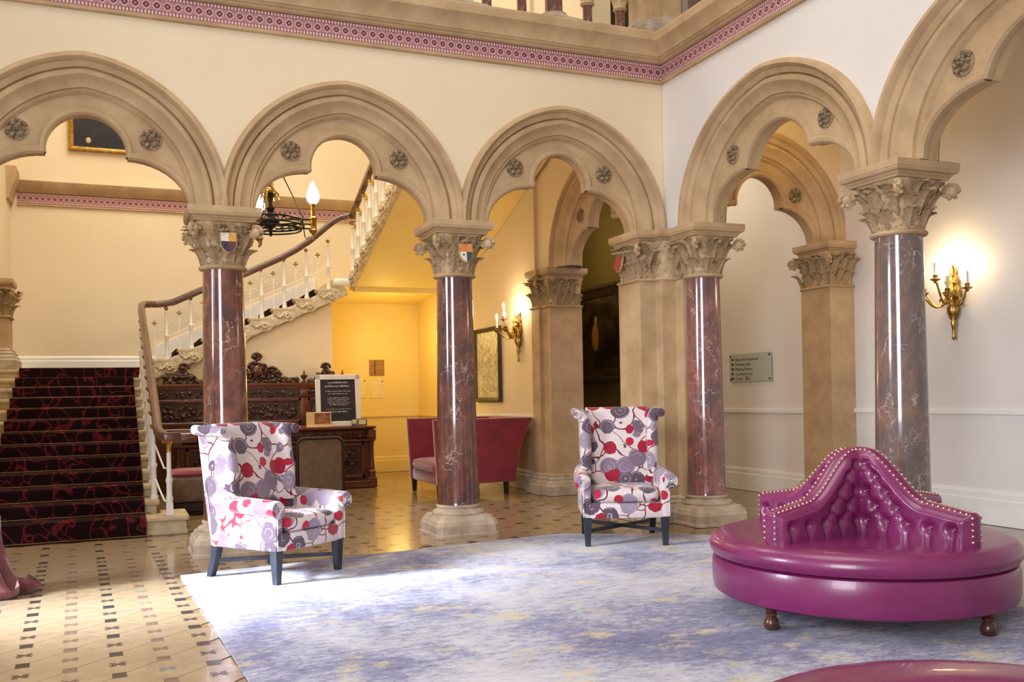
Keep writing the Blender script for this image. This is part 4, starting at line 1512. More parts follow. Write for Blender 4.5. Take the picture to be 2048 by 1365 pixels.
def make_wing_chair(label, group=None):
    root = empty('wing_armchair', (0, 0, 0), 0, label, 'armchair', group)
    W, D = 0.335, 0.315
    for sx in (-1, 1):
        # front leg, straight taper
        m = MB().loft([rect_ring(sx * (W - .035), -D + .035, e, e, z) for e, z in ((.020, 0), (.032, .24))])
        m.build('leg', 'chair_leg_wood', root)
        m = MB().loft([rect_ring(sx * (W - .05), D - .02 + dy, e, e, z) for dy, e, z in ((.075, .021, 0), (.045, .024, .08), (.015, .027, .17), (0, .03, .25))])
        m.build('leg', 'chair_leg_wood', root)
    for sx in (-1, 1):
        m = MB().bar([(sx * (W - .04), -D + .05, .115), (-sx * (W - .05), D + .02, .115)], [(-.012, -.013), (.012, -.013), (.012, .013), (-.012, .013)])
        m.build('stretcher', 'chair_leg_wood', root)
    # apron
    m = MB().rbox(-W + .02, W - .02, -D, D + .02, .215, .335, .018, 2)
    m.build('seat_frame', 'floral_fabric', root, 40)
    # seat cushion, crowned
    m = MB().cushion(-W + .075, W - .075, -D - .012, D - .10, .325, .455, .22, 32, 10, .5)
    m.build('seat_cushion', 'floral_fabric', root, 60)
    # raked back
    rows = []
    for i in range(13):
        t = i / 12
        z = .30 + .74 * t
        yb = D - .04 + .125 * t
        hw = .272 - .015 * t
        bulge = .035 * math.sin(PI * min(1, t * 1.05))
        front = [(x, yb - .095 - bulge * (1 - (x / hw) ** 2), z) for x in [hw * (-1 + 2 * q / 8) for q in range(9)]]
        rear = [(x, yb + .045, z) for x in [hw * (1 - 2 * q / 8) for q in range(9)]]
        rows.append(front + rear)
    cap = [(p[0], p[1] * .5 + (D + .06) * .5, 1.068) for p in rows[-1]]
    rows.append(cap)
    m = MB().loft(rows)
    m.build('backrest', 'floral_fabric', root, 60)
    # outer back panel
    m = MB().loft([[(-W + .03, D + .0 + dy, z), (W - .03, D + .0 + dy, z), (W - .03, D + .03 + dy, z), (-W + .03, D + .03 + dy, z)] for z, dy in ((.215, -.01), (.6, .055), (1.03, .115))])
    m.build('back_panel', 'floral_fabric', root)
    for sx in (-1, 1):
        # wing: tall panel, scrolled outwards at the head
        rows = []
        for i in range(15):
            t = i / 14
            z = .50 + .555 * t
            yr = D + .02 + .095 * t
            depth = .27 - .05 * (1 - t) - .02 * t * t
            fl = 0.0 if t < .72 else .05 * ((t - .72) / .28) ** 2
            xi, xo = W - .105 + fl, W - .02 + fl
            yf = yr - depth - .02 * math.sin(PI * t)
            rows.append([(sx * xi, yr, z), (sx * xi, yf + .02, z), (sx * (xi + .02), yf - .005, z), (sx * (xo - .025), yf - .005, z), (sx * xo, yf + .02, z), (sx * xo, yr, z)])
        m = MB().loft(rows)
        wg = m.build('wing', 'floral_fabric', root, 60)
        ys, ye = D - .17, D + .125
        out = roll(sx * (W + .008), 1.03, .036, 0, 2 * PI, 14)[:-1]
        m = MB().loft([[(x, y, z + dz) for x, z in out] for y, dz in ((ys - .004, -.012), (ys, -.012), (ye, 0), (ye + .004, 0))])
        m.build('wing_roll', 'floral_fabric', wg, 50)
        m = MB().tube([(sx * (W + .012) + .020 * math.cos(k * .7) * (1 - k / 14), ys - .009, 1.016 + .020 * math.sin(k * .7) * (1 - k / 14)) for k in range(12)], .006, 5)
        m.build('pleated_scroll', 'floral_fabric', wg, 50)
        # arm: upright panel and rolled top
        m = MB().rbox(sx * W - .035 - sx * .03, sx * W + .035 - sx * .03, -D - .005, D, .22, .54, .02, 2)
        am = m.build('arm', 'floral_fabric', root, 40)
        out = roll(sx * (W + .002), .512, .058, 0, 2 * PI, 16)[:-1]
        m = MB().loft([[(x + sx * dx, y, z + dz) for x, z in out] for y, dx, dz in ((-D - .03, 0, -.012), (-D - .02, 0, -.006), (-D + .1, 0, 0), (.12, -.015, .01), (D - .05, -.03, .03))])
        m.build('arm_roll', 'floral_fabric', am, 50)
        m = MB().tube([(sx * (W + .002) + .032 * math.cos(k * .65) * (1 - k / 16), -D - .036, .50 + .032 * math.sin(k * .65) * (1 - k / 16)) for k in range(14)], .008, 5)
        m.build('pleated_scroll', 'floral_fabric', am, 50)
        # piping down the arm front
        m = MB().tube([(sx * (W - .005), -D - .008, .23), (sx * (W - .005), -D - .012, .47)], .005, 5)
        m.build('piping', 'floral_fabric', am, 50)
    return root


ch1 = make_wing_chair('floral wing armchair on dark legs in front of the red marble column')
ch2 = copy_tree(ch1)
ch2['label'] = 'floral wing armchair on dark legs beside the clustered corner pier'
# chair beside the stairs: legs at (.93,6.28) (1.47,6.67) (.56,6.79)
a1_ = math.atan2(0.397, 0.54)
ch1.location = (1.015, 6.745, 0.012)
ch1.rotation_euler = (0, 0, a1_)
a2_ = math.atan2(-0.285, 0.657)
ch2.location = (3.86, 6.86, 0.012)
ch2.rotation_euler = (0, 0, a2_)
ch2.scale = (1.04, 1.04, 1.04)

# ------------------------------------------------------------------ round purple settee
SX, SY = 3.80, 4.08
st_ = empty('round_settee', (SX, SY, 0.012), math.radians(-81), 'round purple leather settee with tall buttoned cross shaped back', 'settee')


def turned_leg(m, x, y):
    m.lathe([(.026, 0), (.036, .006), (.040, .03), (.034, .055), (.022, .068), (.030, .076), (.030, .084), (.020, .092), (.034, .104), (.036, .125)], 16, (x, y, 0))


RS_ = 0.81
for k in range(4):
    a = k * PI / 2
    m = MB()
    turned_leg(m, .735 * math.cos(a + .04), .735 * math.sin(a + .04))
    m.build('leg', 'turned_leg_wood', st_, 40)
MB().lathe([(.70, .110), (.775, .112), (.795, .125), (.803, .16), (.806, .22), (.803, .28), (.795, .305), (.77, .315), (.70, .318)], 72).build('seat_base', 'purple_leather', st_, 40)
MB().lathe([(.68, .312), (.77, .314), (.800, .322), (.815, .345), (.818, .37), (.808, .40), (.785, .422), (.745, .434), (.60, .438), (.30, .436), (.0005, .436)], 72).build('seat_cushion', 'purple_leather', st_, 40)


def arm_h(r):
    """top of the cross back at distance r from the centre"""
    if r < 0.06:
        return 0.885
    if r < 0.46:
        t = (r - 0.06) / 0.40
        return 0.885 - 0.265 * (t * t * (3 - 2 * t))
    t = min(1, (r - 0.46) / 0.21)
    return 0.62 - 0.035 * t


RA = 0.69
ZB = 0.43
BUT = []
for row, (z, n0, sh) in enumerate(((0.515, 5, 0.0), (0.595, 5, 0.5), (0.675, 3, 0.0), (0.755, 2, 0.5), (0.825, 1, 0.0))):
    for q in range(n0):
        r_ = 0.10 + (q + sh) * 0.128
        if z < arm_h(r_) - 0.045 and r_ < RA - .05:
            BUT.append((r_, z, row))
SEG = []
for i_, a in enumerate(BUT):
    for b in BUT:
        if b[2] == a[2] + 1 and abs(a[0] - b[0]) < 0.1:
            SEG.append((a, b))
    if a[2] == 0:
        SEG.append((a, (a[0], ZB - .05, -1)))


def tuft(r, z):
    """how far the padded face stands out at (r, z)"""
    v = 0.036
    for b in BUT:
        d2 = (r - b[0]) ** 2 + (z - b[1]) ** 2
        v -= 0.034 * math.exp(-d2 / (0.026 ** 2))
    for a, b in SEG:
        dx, dz = b[0] - a[0], b[1] - a[1]
        t = max(0, min(1, ((r - a[0]) * dx + (z - a[1]) * dz) / (dx * dx + dz * dz)))
        d2 = (r - a[0] - t * dx) ** 2 + (z - a[1] - t * dz) ** 2
        v = v - 0.013 * math.exp(-d2 / (0.011 ** 2))
    e = min(arm_h(r) - z, RA - r, 0.032) / 0.032
    return max(0, v) * max(0, min(1, e)) ** 0.6


TH = 0.042
nails_total = MB()
button_me = mesh_with(MB().sphere((0, 0, 0), .011, 8, 5, 1, .6, 1), 'button', 'purple_leather', 60)
nail_me_mat = 'gilt_nail'
mottled('gilt_nail', srgb(210, 160, 150), srgb(236, 200, 176), 40, 0.25, metal=0.9)
for k in range(4):
    a = k * PI / 2
    ca, sa = math.cos(a), math.sin(a)

    def W3(r, t, z, ca=ca, sa=sa):
        return (r * ca - t * sa, r * sa + t * ca, z)
    m = MB()
    NR, NZ = 54, 34
    for sd in (-1, 1):
        rows = []
        for i in range(NR + 1):
            r_ = 0.045 + (RA - 0.045) * i / NR
            top = arm_h(r_)
            row = []
            for j in range(NZ + 1):
                z = ZB - .005 + (top - ZB + .005) * j / NZ
                row.append(W3(r_, sd * (TH + tuft(r_, z)), z))
            rows.append(row)
        m.grid(rows)
    # top ridge
    rows = []
    for i in range(NR + 1):
        r_ = 0.0 + RA * i / NR
        top = arm_h(r_)
        rows.append([W3(r_, TH * q, top + 0.02 * (1 - q * q) ** .5 if abs(q) < 1 else top) for q in (-1, -.8, -.4, 0, .4, .8, 1)])
    m.grid(rows)
    # rounded end
    rows = []
    for j in range(NZ + 1):
        z = ZB - .005 + (arm_h(RA) - ZB + .005) * j / NZ
        rows.append([W3(RA + 0.022 * (1 - q * q) ** .5, TH * q, z) for q in (-1, -.8, -.4, 0, .4, .8, 1)])
    rows.append([W3(RA, TH * q, arm_h(RA) + 0.02 * (1 - q * q) ** .5) for q in (-1, -.8, -.4, 0, .4, .8, 1)])
    m.grid(rows)
    arm = m.build('cross_back_arm', 'purple_leather', st_, 70)
    for b in BUT:
        for sd in (-1, 1):
            inst(button_me, 'button', arm, W3(b[0], sd * (TH + .004), b[1]), (0, 0, a))
    nl = MB()
    path = []
    r_ = 0.05
    while r_ < RA:
        path.append((r_, arm_h(r_)))
        dh = (arm_h(r_ + .001) - arm_h(r_)) / .001
        r_ += 0.031 / math.sqrt(1 + dh * dh)
    for sd in (-1, 1):
        for r_, z in path:
            nl.sphere(W3(r_, sd * TH * .82, z + .011), .0085, 7, 4)
        z = arm_h(RA) - .005
        while z > ZB + .01:
            nl.sphere(W3(RA + .012, sd * TH * .82, z), .0085, 7, 4)
            z -= 0.030
    o = nl.build('nail_trim', 'gilt_nail', arm, 60)
    o['kind'] = 'stuff'
m = MB().lathe([(.075, ZB), (.075, .85), (.07, .885), (.05, .905), (.0005, .91)], 16)
m.build('centre_post', 'purple_leather', st_, 60)

# round footstool close by, same leather, ring of nails on its top
fs = empty('round_footstool', (1.894, 1.50, 0.012), 0, 'round magenta leather footstool with a ring of brass nails on top', 'footstool')
MB().lathe([(.44, .10), (.52, .104), (.535, .13), (.54, .22), (.535, .30), (.515, .318), (.44, .32)], 64).build('seat_base', 'purple_leather', fs, 40)
MB().lathe([(.44, .316), (.51, .318), (.535, .328), (.548, .35), (.548, .375), (.538, .398), (.515, .412), (.47, .418), (.38, .420), (.345, .414), (.327, .404), (.31, .408), (.285, .425), (.24, .434), (.0005, .442)], 64).build('seat_cushion', 'purple_leather', fs, 40)
nl = MB()
for k in range(110):
    a = 2 * PI * k / 110
    nl.sphere((.327 * math.cos(a), .327 * math.sin(a), .412), .0075, 6, 4)
o = nl.build('nail_trim', 'gilt_nail', fs, 60)
o['kind'] = 'stuff'
fs.scale = (1.27, 1.27, 1.04)
for k in range(4):
    m = MB()
    turned_leg(m, .42 * math.cos(PI / 4 + k * PI / 2), .42 * math.sin(PI / 4 + k * PI / 2))
    m.build('leg', 'turned_leg_wood', fs, 40)

# ------------------------------------------------------------------ crimson settee by the sconce wall (front = -x)
rs = empty('crimson_settee', (3.95, 11.4, 0), 0, 'crimson high backed settee with flared back beneath the framed etching', 'settee')


def flare(t):
    return 0.62 + 0.24 * t * t


for y0, y1 in ((-.62, -.54), (.50, .58)):
    out = [(-.42, .16)] + [(-.42 - .04 * (k / 6), .16 + .80 * k / 6) for k in range(1, 7)] + [(flare(1 - k / 8), .96 - .80 * k / 8) for k in range(9)]
    m = MB()
    m.loft([[(x * s_ + (1 - s_) * .1, y, z * s_ + (1 - s_) * .55) for x, z in out] for y, s_ in ((y0, .975), (y0 + .018, 1), (y1 - .018, 1), (y1, .975))])
    m.build('side_panel', 'red_velvet', rs, 40)
m = MB()
rows = []
for k in range(9):
    t = k / 8
    rows.append([(flare(t) - .16, -.56, .16 + .80 * t), (flare(t) - .01, -.56, .16 + .80 * t), (flare(t) - .01, .54, .16 + .80 * t), (flare(t) - .16, .54, .16 + .80 * t)])
m.loft(rows)
m.build('backrest', 'red_velvet', rs, 40)
MB().rbox(-.40, .60, -.55, .52, .15, .30, .02, 2).build('seat_frame', 'red_velvet', rs, 40)
MB().cushion(-.44, .55, -.54, .50, .28, .45, .2, 32, 8, .45).build('seat_cushion', 'red_velvet', rs, 60)
for x, y in ((-.38, -.55), (-.38, .50), (.50, -.55), (.50, .50)):
    MB().loft([rect_ring(x, y, e, e, z) for e, z in ((.022, 0), (.03, .17))]).build('leg', 'dark_timber', rs)

# ------------------------------------------------------------------ pooled drape at the left
dr = MB()
rows = []
for i in range(16):
    t = i / 15
    z = .50 * (1 - t) ** 1.1 + .012
    cxx = -0.86 + .03 * t ** 3
    rr = .20 - .03 * math.sin(PI * t * .8) + .06 * t ** 4
    row = []
    for j in range(40):
        a = 2 * PI * j / 40
        f = 1 + (.10 + .05 * t) * math.sin(a * 7 + t * 2.2) + .06 * math.sin(a * 11 + 1 + t * 3)
        row.append((cxx + rr * f * math.cos(a) - .10 * (1 - t), 6.94 + rr * f * math.sin(a) * .9, z))
    rows.append(row)
for q in range(3):
    rows.append([(-.82 + (p[0] + .82) * (1.16, 1.14, 0.92)[q], 6.94 + (p[1] - 6.94) * (1.16, 1.14, .92)[q], (.085, .03, .003)[q] + .03 * math.sin(j * .9) * (q == 0)) for j, p in enumerate(rows[15])])
up = []
for q, (z, dx, k_) in enumerate(((2.7, -.28, .62), (1.9, -.24, .66), (1.2, -.17, .72), (.8, -.08, .85))):
    up.append([(-.96 + (p[0] + .96) * k_ + dx, 6.94 + (p[1] - 6.94) * k_, z) for p in rows[0]])
rows = up + rows
dr.loft(rows)
o = dr.build('pooled_drape', 'drape_velvet', None, 70)
tag(o, 'dusky red velvet drape pooling in folds on the stone floor', 'drape')

# ------------------------------------------------------------------ carved sideboard behind the desk
CBX, CBY = 1.80, 13.30
cb = empty('carved_sideboard', (CBX, CBY, 0), 0, 'dark carved mahogany sideboard with leafy cresting against the cream spandrel wall', 'sideboard')


def carve_blob(m, x0, x1, z0, z1, y, n, seed, size):
    r = random.Random(seed)
    for _ in range(n):
        s_ = size * r.uniform(.6, 1.2)
        m.sphere((r.uniform(x0, x1), y - r.uniform(0, .02), r.uniform(z0, z1)), s_, 6, 4, r.uniform(.7, 1.4), .55, r.uniform(.7, 1.3))


YB0 = CBY + .45
m = MB().rbox(-1.42, 1.42, .10, .50, 0, .86, .008, 1)
m.build('lower_body', 'mahogany', cb)
m = MB().rbox(-1.40, 1.40, .28, .50, .86, 1.42, .006, 1)
m.build('upper_body', 'mahogany', cb)
m = MB().loft([[(x * e, y, z) for x, y in ((-1.45, .24 - (e - 1) * .6), (1.45, .24 - (e - 1) * .6), (1.45, .5), (-1.45, .5))] for e, z in ((.985, 1.40), (.99, 1.425), (1.0, 1.435), (1.005, 1.46), (1.0, 1.475))])
m.build('cornice', 'mahogany', cb)
for x0, x1 in ((-1.36, -.68), (-.60, .60), (.68, 1.36)):
    w = .045
    m = MB()
    for b in ((x0, x1, .245, .29, .90, .90 + w), (x0, x1, .245, .29, 1.215, 1.215 + w), (x0, x0 + w, .245, .29, .90, 1.26), (x1 - w, x1, .245, .29, .90, 1.26)):
        m.rbox(*b, .008, 1)
    pn = m.build('panel_frame', 'mahogany', cb)
    m = MB().box(x0 + w, x1 - w, .27, .29, .94, 1.22)
    carve_blob(m, x0 + w + .05, x1 - w - .05, .98, 1.18, .272, int((x1 - x0) * 70), int(x0 * 100) + 500, .028)
    m.build('carved_panel', 'carved_wood', pn, 50)
    m = MB().box(x0, x1, .262, .29, 1.275, 1.385)
    carve_blob(m, x0 + .04, x1 - .04, 1.30, 1.36, .264, int((x1 - x0) * 40), int(x0 * 100) + 900, .022)
    m.build('carved_frieze', 'carved_wood', cb, 50)
for x in (-.64, .64, -1.39, 1.39):
    m = MB().rbox(x - .05, x + .05, .225, .30, .88, 1.26, .01, 2)
    p_ = m.build('pilaster', 'mahogany', cb, 40)
    m = MB().rbox(x - .055, x + .055, .215, .30, 1.27, 1.39, .012, 2)
    m.rbox(x - .028, x + .028, .205, .23, 1.30, 1.355, .006, 1)
    m.build('rosette_block', 'mahogany', p_, 40)


def finial(x):
    m = MB().lathe([(.04, 1.47), (.04, 1.49), (.02, 1.505), (.016, 1.525), (.04, 1.55), (.042, 1.575), (.02, 1.60), (.012, 1.625), (.004, 1.66)], 14, (x, .34, 0))
    for k in range(8):
        m.sphere((x + .04 * math.cos(k * PI / 4), .34 + .04 * math.sin(k * PI / 4), 1.575), .014, 6, 4)
    return m.build('finial', 'carved_wood', cb, 50)


for x in (-1.22, -.66, .66, 1.22):
    finial(x)


def cresting(x, w, h, seed, cart):
    r = random.Random(seed)
    m = MB()
    n = int(60 * w * 1.6)
    for _ in range(n * 4):
        t = r.uniform(-1, 1)
        hh = h * max(.16, (1 - abs(t)) ** 1.35 * .92 + .10 * math.cos(t * 14))
        z = 1.47 + r.uniform(.0, hh)
        m.sphere((x + t * w / 2, .35 + r.uniform(-.03, .03), z), r.uniform(.018, .036), 6, 4, r.uniform(.8, 1.4), .7, r.uniform(.7, 1.2))
    for k in range(7):
        a = PI * k / 6
        m.sphere((x + .06 * math.cos(a), .345, 1.47 + h * .86 + .05 * math.sin(a)), .022, 6, 4)
    m.sphere((x, .345, 1.47 + h * .98), .02, 6, 4, .7, .7, 1.5)
    o = m.build('cresting', 'carved_wood', cb, 50)
    if cart:
        MB().sphere((x, .31, 1.47 + h * .42), .07, 14, 8, .95, .45, 1.1).build('cartouche', 'mahogany', o, 60)


cresting(0, 1.14, .44, 5, True)
cresting(-.98, .5, .27, 6, False)
cresting(.98, .5, .27, 7, False)

# ------------------------------------------------------------------ reception desk
DX0, DX1, DY = 0.62, 3.25, 12.67
dk = empty('reception_desk', ((DX0 + DX1) / 2, DY, 0), 0, 'carved mahogany reception desk with turned corner columns', 'desk')
hw = (DX1 - DX0) / 2
MB().rbox(-hw + .06, hw - .06, .08, .48, .04, .80, .006, 1).build('body', 'mahogany', dk)
m = MB().loft([[(sx * (hw + e), y - (e if y < .1 else 0), z) for sx, y in ((-1, .0), (1, .0), (1, .50), (-1, .50))] for e, z in ((-.03, .80), (-.01, .812), (.0, .82), (.012, .825), (.012, .845), (.0, .852))])
m.build('desk_top', 'mahogany', dk)
m = MB().rbox(-hw + .03, hw - .03, .035, .10, .665, .80, .008, 1)
carve_blob(m, -hw + .1, hw - .1, .70, .77, .034, 90, 61, .022)
m.build('carved_frieze', 'carved_wood', dk, 50)
m = MB().loft([[(sx * (hw + e), -e + (0 if y < .1 else .5), z) for sx, y in ((-1, 0), (1, 0), (1, .5), (-1, .5))] for e, z in ((-.02, .64), (.0, .65), (.0, .665), (-.02, .672))])
m.build('moulding', 'mahogany', dk)
m = MB().rbox(-hw + .01, hw - .01, .01, .50, 0, .10, .012, 1)
m.build('plinth', 'mahogany', dk)
npan = 4
for k in range(npan):
    x0 = -hw + .11 + (2 * hw - .22) * k / npan + .03
    x1 = -hw + .11 + (2 * hw - .22) * (k + 1) / npan - .03
    m = MB()
    for b in ((x0, x1, .045, .09, .13, .185), (x0, x1, .045, .09, .58, .63), (x0, x0 + .05, .045, .09, .13, .63), (x1 - .05, x1, .045, .09, .13, .63)):
        m.rbox(*b, .01, 1)
    pn = m.build('panel_frame', 'mahogany', dk)
    m = MB().box(x0 + .05, x1 - .05, .072, .09, .18, .59)
    carve_blob(m, x0 + .12, x1 - .12, .24, .53, .072, 46, 300 + k, .03)
    m.sphere(((x0 + x1) / 2, .055, .42), .055, 12, 8, .9, .5, 1.1)
    m.build('carved_panel', 'carved_wood', pn, 50)
for sx in (-1, 1):
    x = sx * (hw - .045)
    m = MB().lathe([(.05, .10), (.05, .20), (.056, .205), (.056, .225), (.034, .245), (.042, .27), (.036, .30), (.030, .40), (.028, .58), (.036, .60), (.03, .62), (.05, .64)], 16, (x, .045, 0))
    m.build('corner_column', 'mahogany', dk, 40)
    MB().rbox(x - .06, x + .06, -.015, .11, .0, .14, .01, 1).build('corner_block', 'mahogany', dk)
    MB().rbox(x - .055, x + .055, -.012, .11, .665, .80, .012, 1).build('corner_block', 'mahogany', dk)

# things on the desk
cbd = empty('chalkboard_sign', (2.79, 12.86, .853), 0, 'white framed black notice board with white lettering propped on the desk', 'sign')
w_, h_ = .625, .72
f_ = MB()
for b in ((-w_ / 2, w_ / 2, 0, .03, 0, .07), (-w_ / 2, w_ / 2, 0, .03, h_ - .07, h_), (-w_ / 2, -w_ / 2 + .07, 0, .03, 0, h_), (w_ / 2 - .07, w_ / 2, 0, .03, 0, h_)):
    f_.rbox(*b, .006, 1)
f_.build('frame', 'white_paint', cbd, 40)
MB().box(-w_ / 2 + .06, w_ / 2 - .06, .012, .024, .06, h_ - .06).build('board', 'chalkboard', cbd)
rr = random.Random(4)
for z, half, th in ((.60, .135, .024), (.55, .18, .026), (.483, .17, .013), (.447, .13, .013), (.392, .15, .012), (.368, .15, .012), (.344, .14, .012), (.318, .15, .012), (.294, .12, .012), (.236, .17, .010), (.196, .13, .020)):
    m = MB()
    x = -half
    while x < half:
        wl = rr.uniform(.03, .075)
        xx = x
        while xx < min(x + wl, half):
            hh = th * rr.choice((.6, .6, .75, 1.0))
            m.box(xx, xx + .006, .0105, .0125, z, z + hh)
            m.box(xx, xx + .011, .0105, .0125, z + (0 if rr.random() < .5 else hh * .8), z + (hh * .22 if rr.random() < .5 else hh))
            xx += .013
        x += wl + .013
    m.build('chalk_line', 'chalk', cbd)
cbd.rotation_euler = (-.07, 0, 0)

bh = empty('brochure_stand', (2.50, 12.78, .853), 0, 'tan card leaflet stand with brown printed picture on the desk', 'leaflet stand')
MB().rbox(-.17, .17, .02, .04, 0, .205, .004, 1).build('back_card', 'tan_card', bh)
MB().rbox(-.17, .17, -.06, .02, 0, .012, .003, 1).build('foot', 'tan_card', bh)
MB().box(-.06, .15, .012, .021, .045, .19).build('picture', 'card_print', bh)
pf = empty('desk_photo_frame', (3.10, 12.80, .853), 0, 'small silver photo frame standing at the end of the desk', 'photo frame')
MB().rbox(-.07, .07, 0, .016, 0, .10, .004, 1).build('frame', 'silver', pf)
MB().box(-.05, .05, -.002, .004, .02, .085).build('photo', 'paper', pf)
pf2 = empty('desk_bell_stand', (2.985, 12.79, .853), 0, 'little grey card holder beside the silver photo frame', 'card holder')
MB().rbox(-.03, .03, 0, .04, 0, .09, .006, 1).build('body', 'silver', pf2)
MB().rbox(-.024, .024, -.004, .004, .03, .085, .002, 1).build('card', 'paper', pf2)
for k, (x, w, lab) in enumerate(((.95, .16, 'small stack of papers on the desk end beside the stair newel'), (1.62, .26, 'low stack of papers in the middle of the reception desk'), (2.12, .24, 'low stack of papers on the desk next to the tan leaflet stand'))):
    m = MB()
    for q in range(4):
        m.box(x - w / 2 + q * .004, x + w / 2 - q * .003, 12.73, 12.95, .8535 + q * .006, .8535 + q * .006 + .005)
    o = m.build('paper_stack', 'paper', None)
    tag(o, lab, 'papers', 'papers on the desk')

# wall pieces in the lamp-lit alcove
o = empty('wooden_plaque', (3.94, HY1 - .012, 1.735), 0, 'square wooden plaque on the lamp-lit alcove wall', 'plaque')
MB().rbox(-.125, .125, -.02, 0, -.13, .13, .004, 1).build('board', 'plaque_wood', o)
MB().box(-.045, -.025, -.024, -.019, -.12, .12).build('batten', 'mahogany', o)
o = empty('notice_sheet', (3.95, HY1 - .012, 1.38), 0, 'cream notice sheet pinned below the wooden plaque', 'notice')
MB().box(-.11, .11, -.006, 0, -.15, .15).build('sheet', 'paper', o)
MB().sphere((.08, -.008, .13), .012, 6, 4).build('pin', 'iron', o)
o = empty('notice_strip', (3.70, HY1 - .012, 1.38), 0, 'narrow cream notice partly hidden by the white framed board', 'notice')
MB().box(-.09, .05, -.006, 0, -.15, .15).build('sheet', 'paper', o)
MB().sphere((.03, -.008, .14), .012, 6, 4).build('pin', 'iron', o)

# ------------------------------------------------------------------ wicker chairs
wk = empty('wicker_chair', (2.30, 12.05, 0), 0, 'woven wicker chair with dark rounded frame pulled up to the desk', 'chair')
out = [(-.27, .08), (.27, .08), (.275, .5)] + roll(.20, .66, .075, 0, PI / 2, 6) + roll(-.20, .66, .075, PI / 2, PI, 6) + [(-.275, .5)]
m = MB().prism(out, 'y', -.33, -.30)
m.build('backrest', 'woven_wicker', wk, 40)
pth = [(-.285, -.32, .02), (-.285, -.32, .5)] + [(x, -.32, z) for x, z in roll(-.20, .66, .085, PI, PI / 2, 6)] + [(x, -.32, z) for x, z in roll(.20, .66, .085, PI / 2, 0, 6)] + [(.285, -.32, .5), (.285, -.32, .02)]
MB().tube(pth, .022, 8).build('back_frame', 'dark_timber', wk, 50)
MB().rbox(-.27, .27, -.30, .27, .30, .42, .03, 2).build('seat', 'woven_wicker', wk, 40)
for sx in (-1, 1):
    MB().tube([(sx * .25, .25, 0), (sx * .25, .25, .32)], .02, 8).build('leg', 'dark_timber', wk, 50)
    MB().tube([(sx * .25, -.28, 0), (sx * .25, -.28, .32)], .02, 8).build('leg', 'dark_timber', wk, 50)
    MB().tube([(sx * .28, -.32, .62), (sx * .29, -.05, .61), (sx * .27, .25, .60), (sx * .26, .26, .40)], .018, 8).build('arm', 'dark_timber', wk, 50)
ws = empty('wicker_stool', (0.78, 11.0, 0), .05, 'low brown wicker stool with cushion tucked between newel post and column', 'stool')
MB().rbox(-.30, .30, -.28, .28, .14, .42, .04, 3).build('body', 'woven_wicker', ws, 40)
MB().cushion(-.29, .29, -.27, .27, .40, .49, .25, 24, 6, .5).build('cushion', 'red_velvet', ws, 60)
MB().rbox(-.27, .27, -.25, .25, .03, .14, .01, 1).build('plinth', 'dark_timber', ws)
for sx in (-1, 1):
    for sy in (-1, 1):
        MB().rbox(sx * .25 - .025, sx * .25 + .025, sy * .23 - .025, sy * .23 + .025, 0, .05, .004, 1).build('foot', 'dark_timber', ws)

# ------------------------------------------------------------------ chandelier in the stair hall
CHX, CHY, CHZ = 1.56, 10.5, 3.19
chn = empty('crown_chandelier', (CHX, CHY, CHZ), 0, 'iron and gilt crown chandelier with flame bulbs hanging in the stair hall', 'chandelier')
m = MB()
m.tube([(0, 0, .1), (0, 0, 2.6)], .012, 8)
m.build('rod', 'iron', chn, 40)
MB().lathe([(.01, -.15), (.02, -.12), (.014, -.09), (.03, -.06), (.09, -.02), (.10, .02), (.05, .06), (.03, .12), (.05, .16), (.02, .20), (.03, .27), (.06, .30), (.065, .34), (.03, .38), (.02, .44)], 16).build('centre_boss', 'iron', chn, 40)
m = MB().lathe([(.02, .28), (.055, .30), (.07, .34), (.05, .38), (.03, .40), (.045, .43), (.015, .46)], 12)
for k in range(6):
    a = k * PI / 3
    m.tube([(0, 0, .3), (.05 * math.cos(a), .05 * math.sin(a), .36), (.09 * math.cos(a), .09 * math.sin(a), .32), (.10 * math.cos(a), .10 * math.sin(a), .26)], .01, 5)
m.build('gilt_foliage', 'gilt', chn, 50)
for z, r_ in ((-.03, .36), (.03, .345), (-.07, .33)):
    m = MB()
    m.tube([(r_ * math.cos(2 * PI * k / 40), r_ * math.sin(2 * PI * k / 40), z) for k in range(41)], .011, 6)
    m.build('ring', 'iron', chn, 50)
m = MB()
for k in range(24):
    a = 2 * PI * k / 24
    pts = []
    for q in range(9):
        b = q * .75
        rr_ = .032 * (1 - q / 11)
        pts.append(((.35) * math.cos(a + rr_ * math.cos(b) / .35), .35 * math.sin(a + rr_ * math.cos(b) / .35), -.01 + rr_ * math.sin(b)))
    m.tube(pts, .006, 4)
o = m.build('scrollwork', 'iron', chn, 50)
o['kind'] = 'stuff'
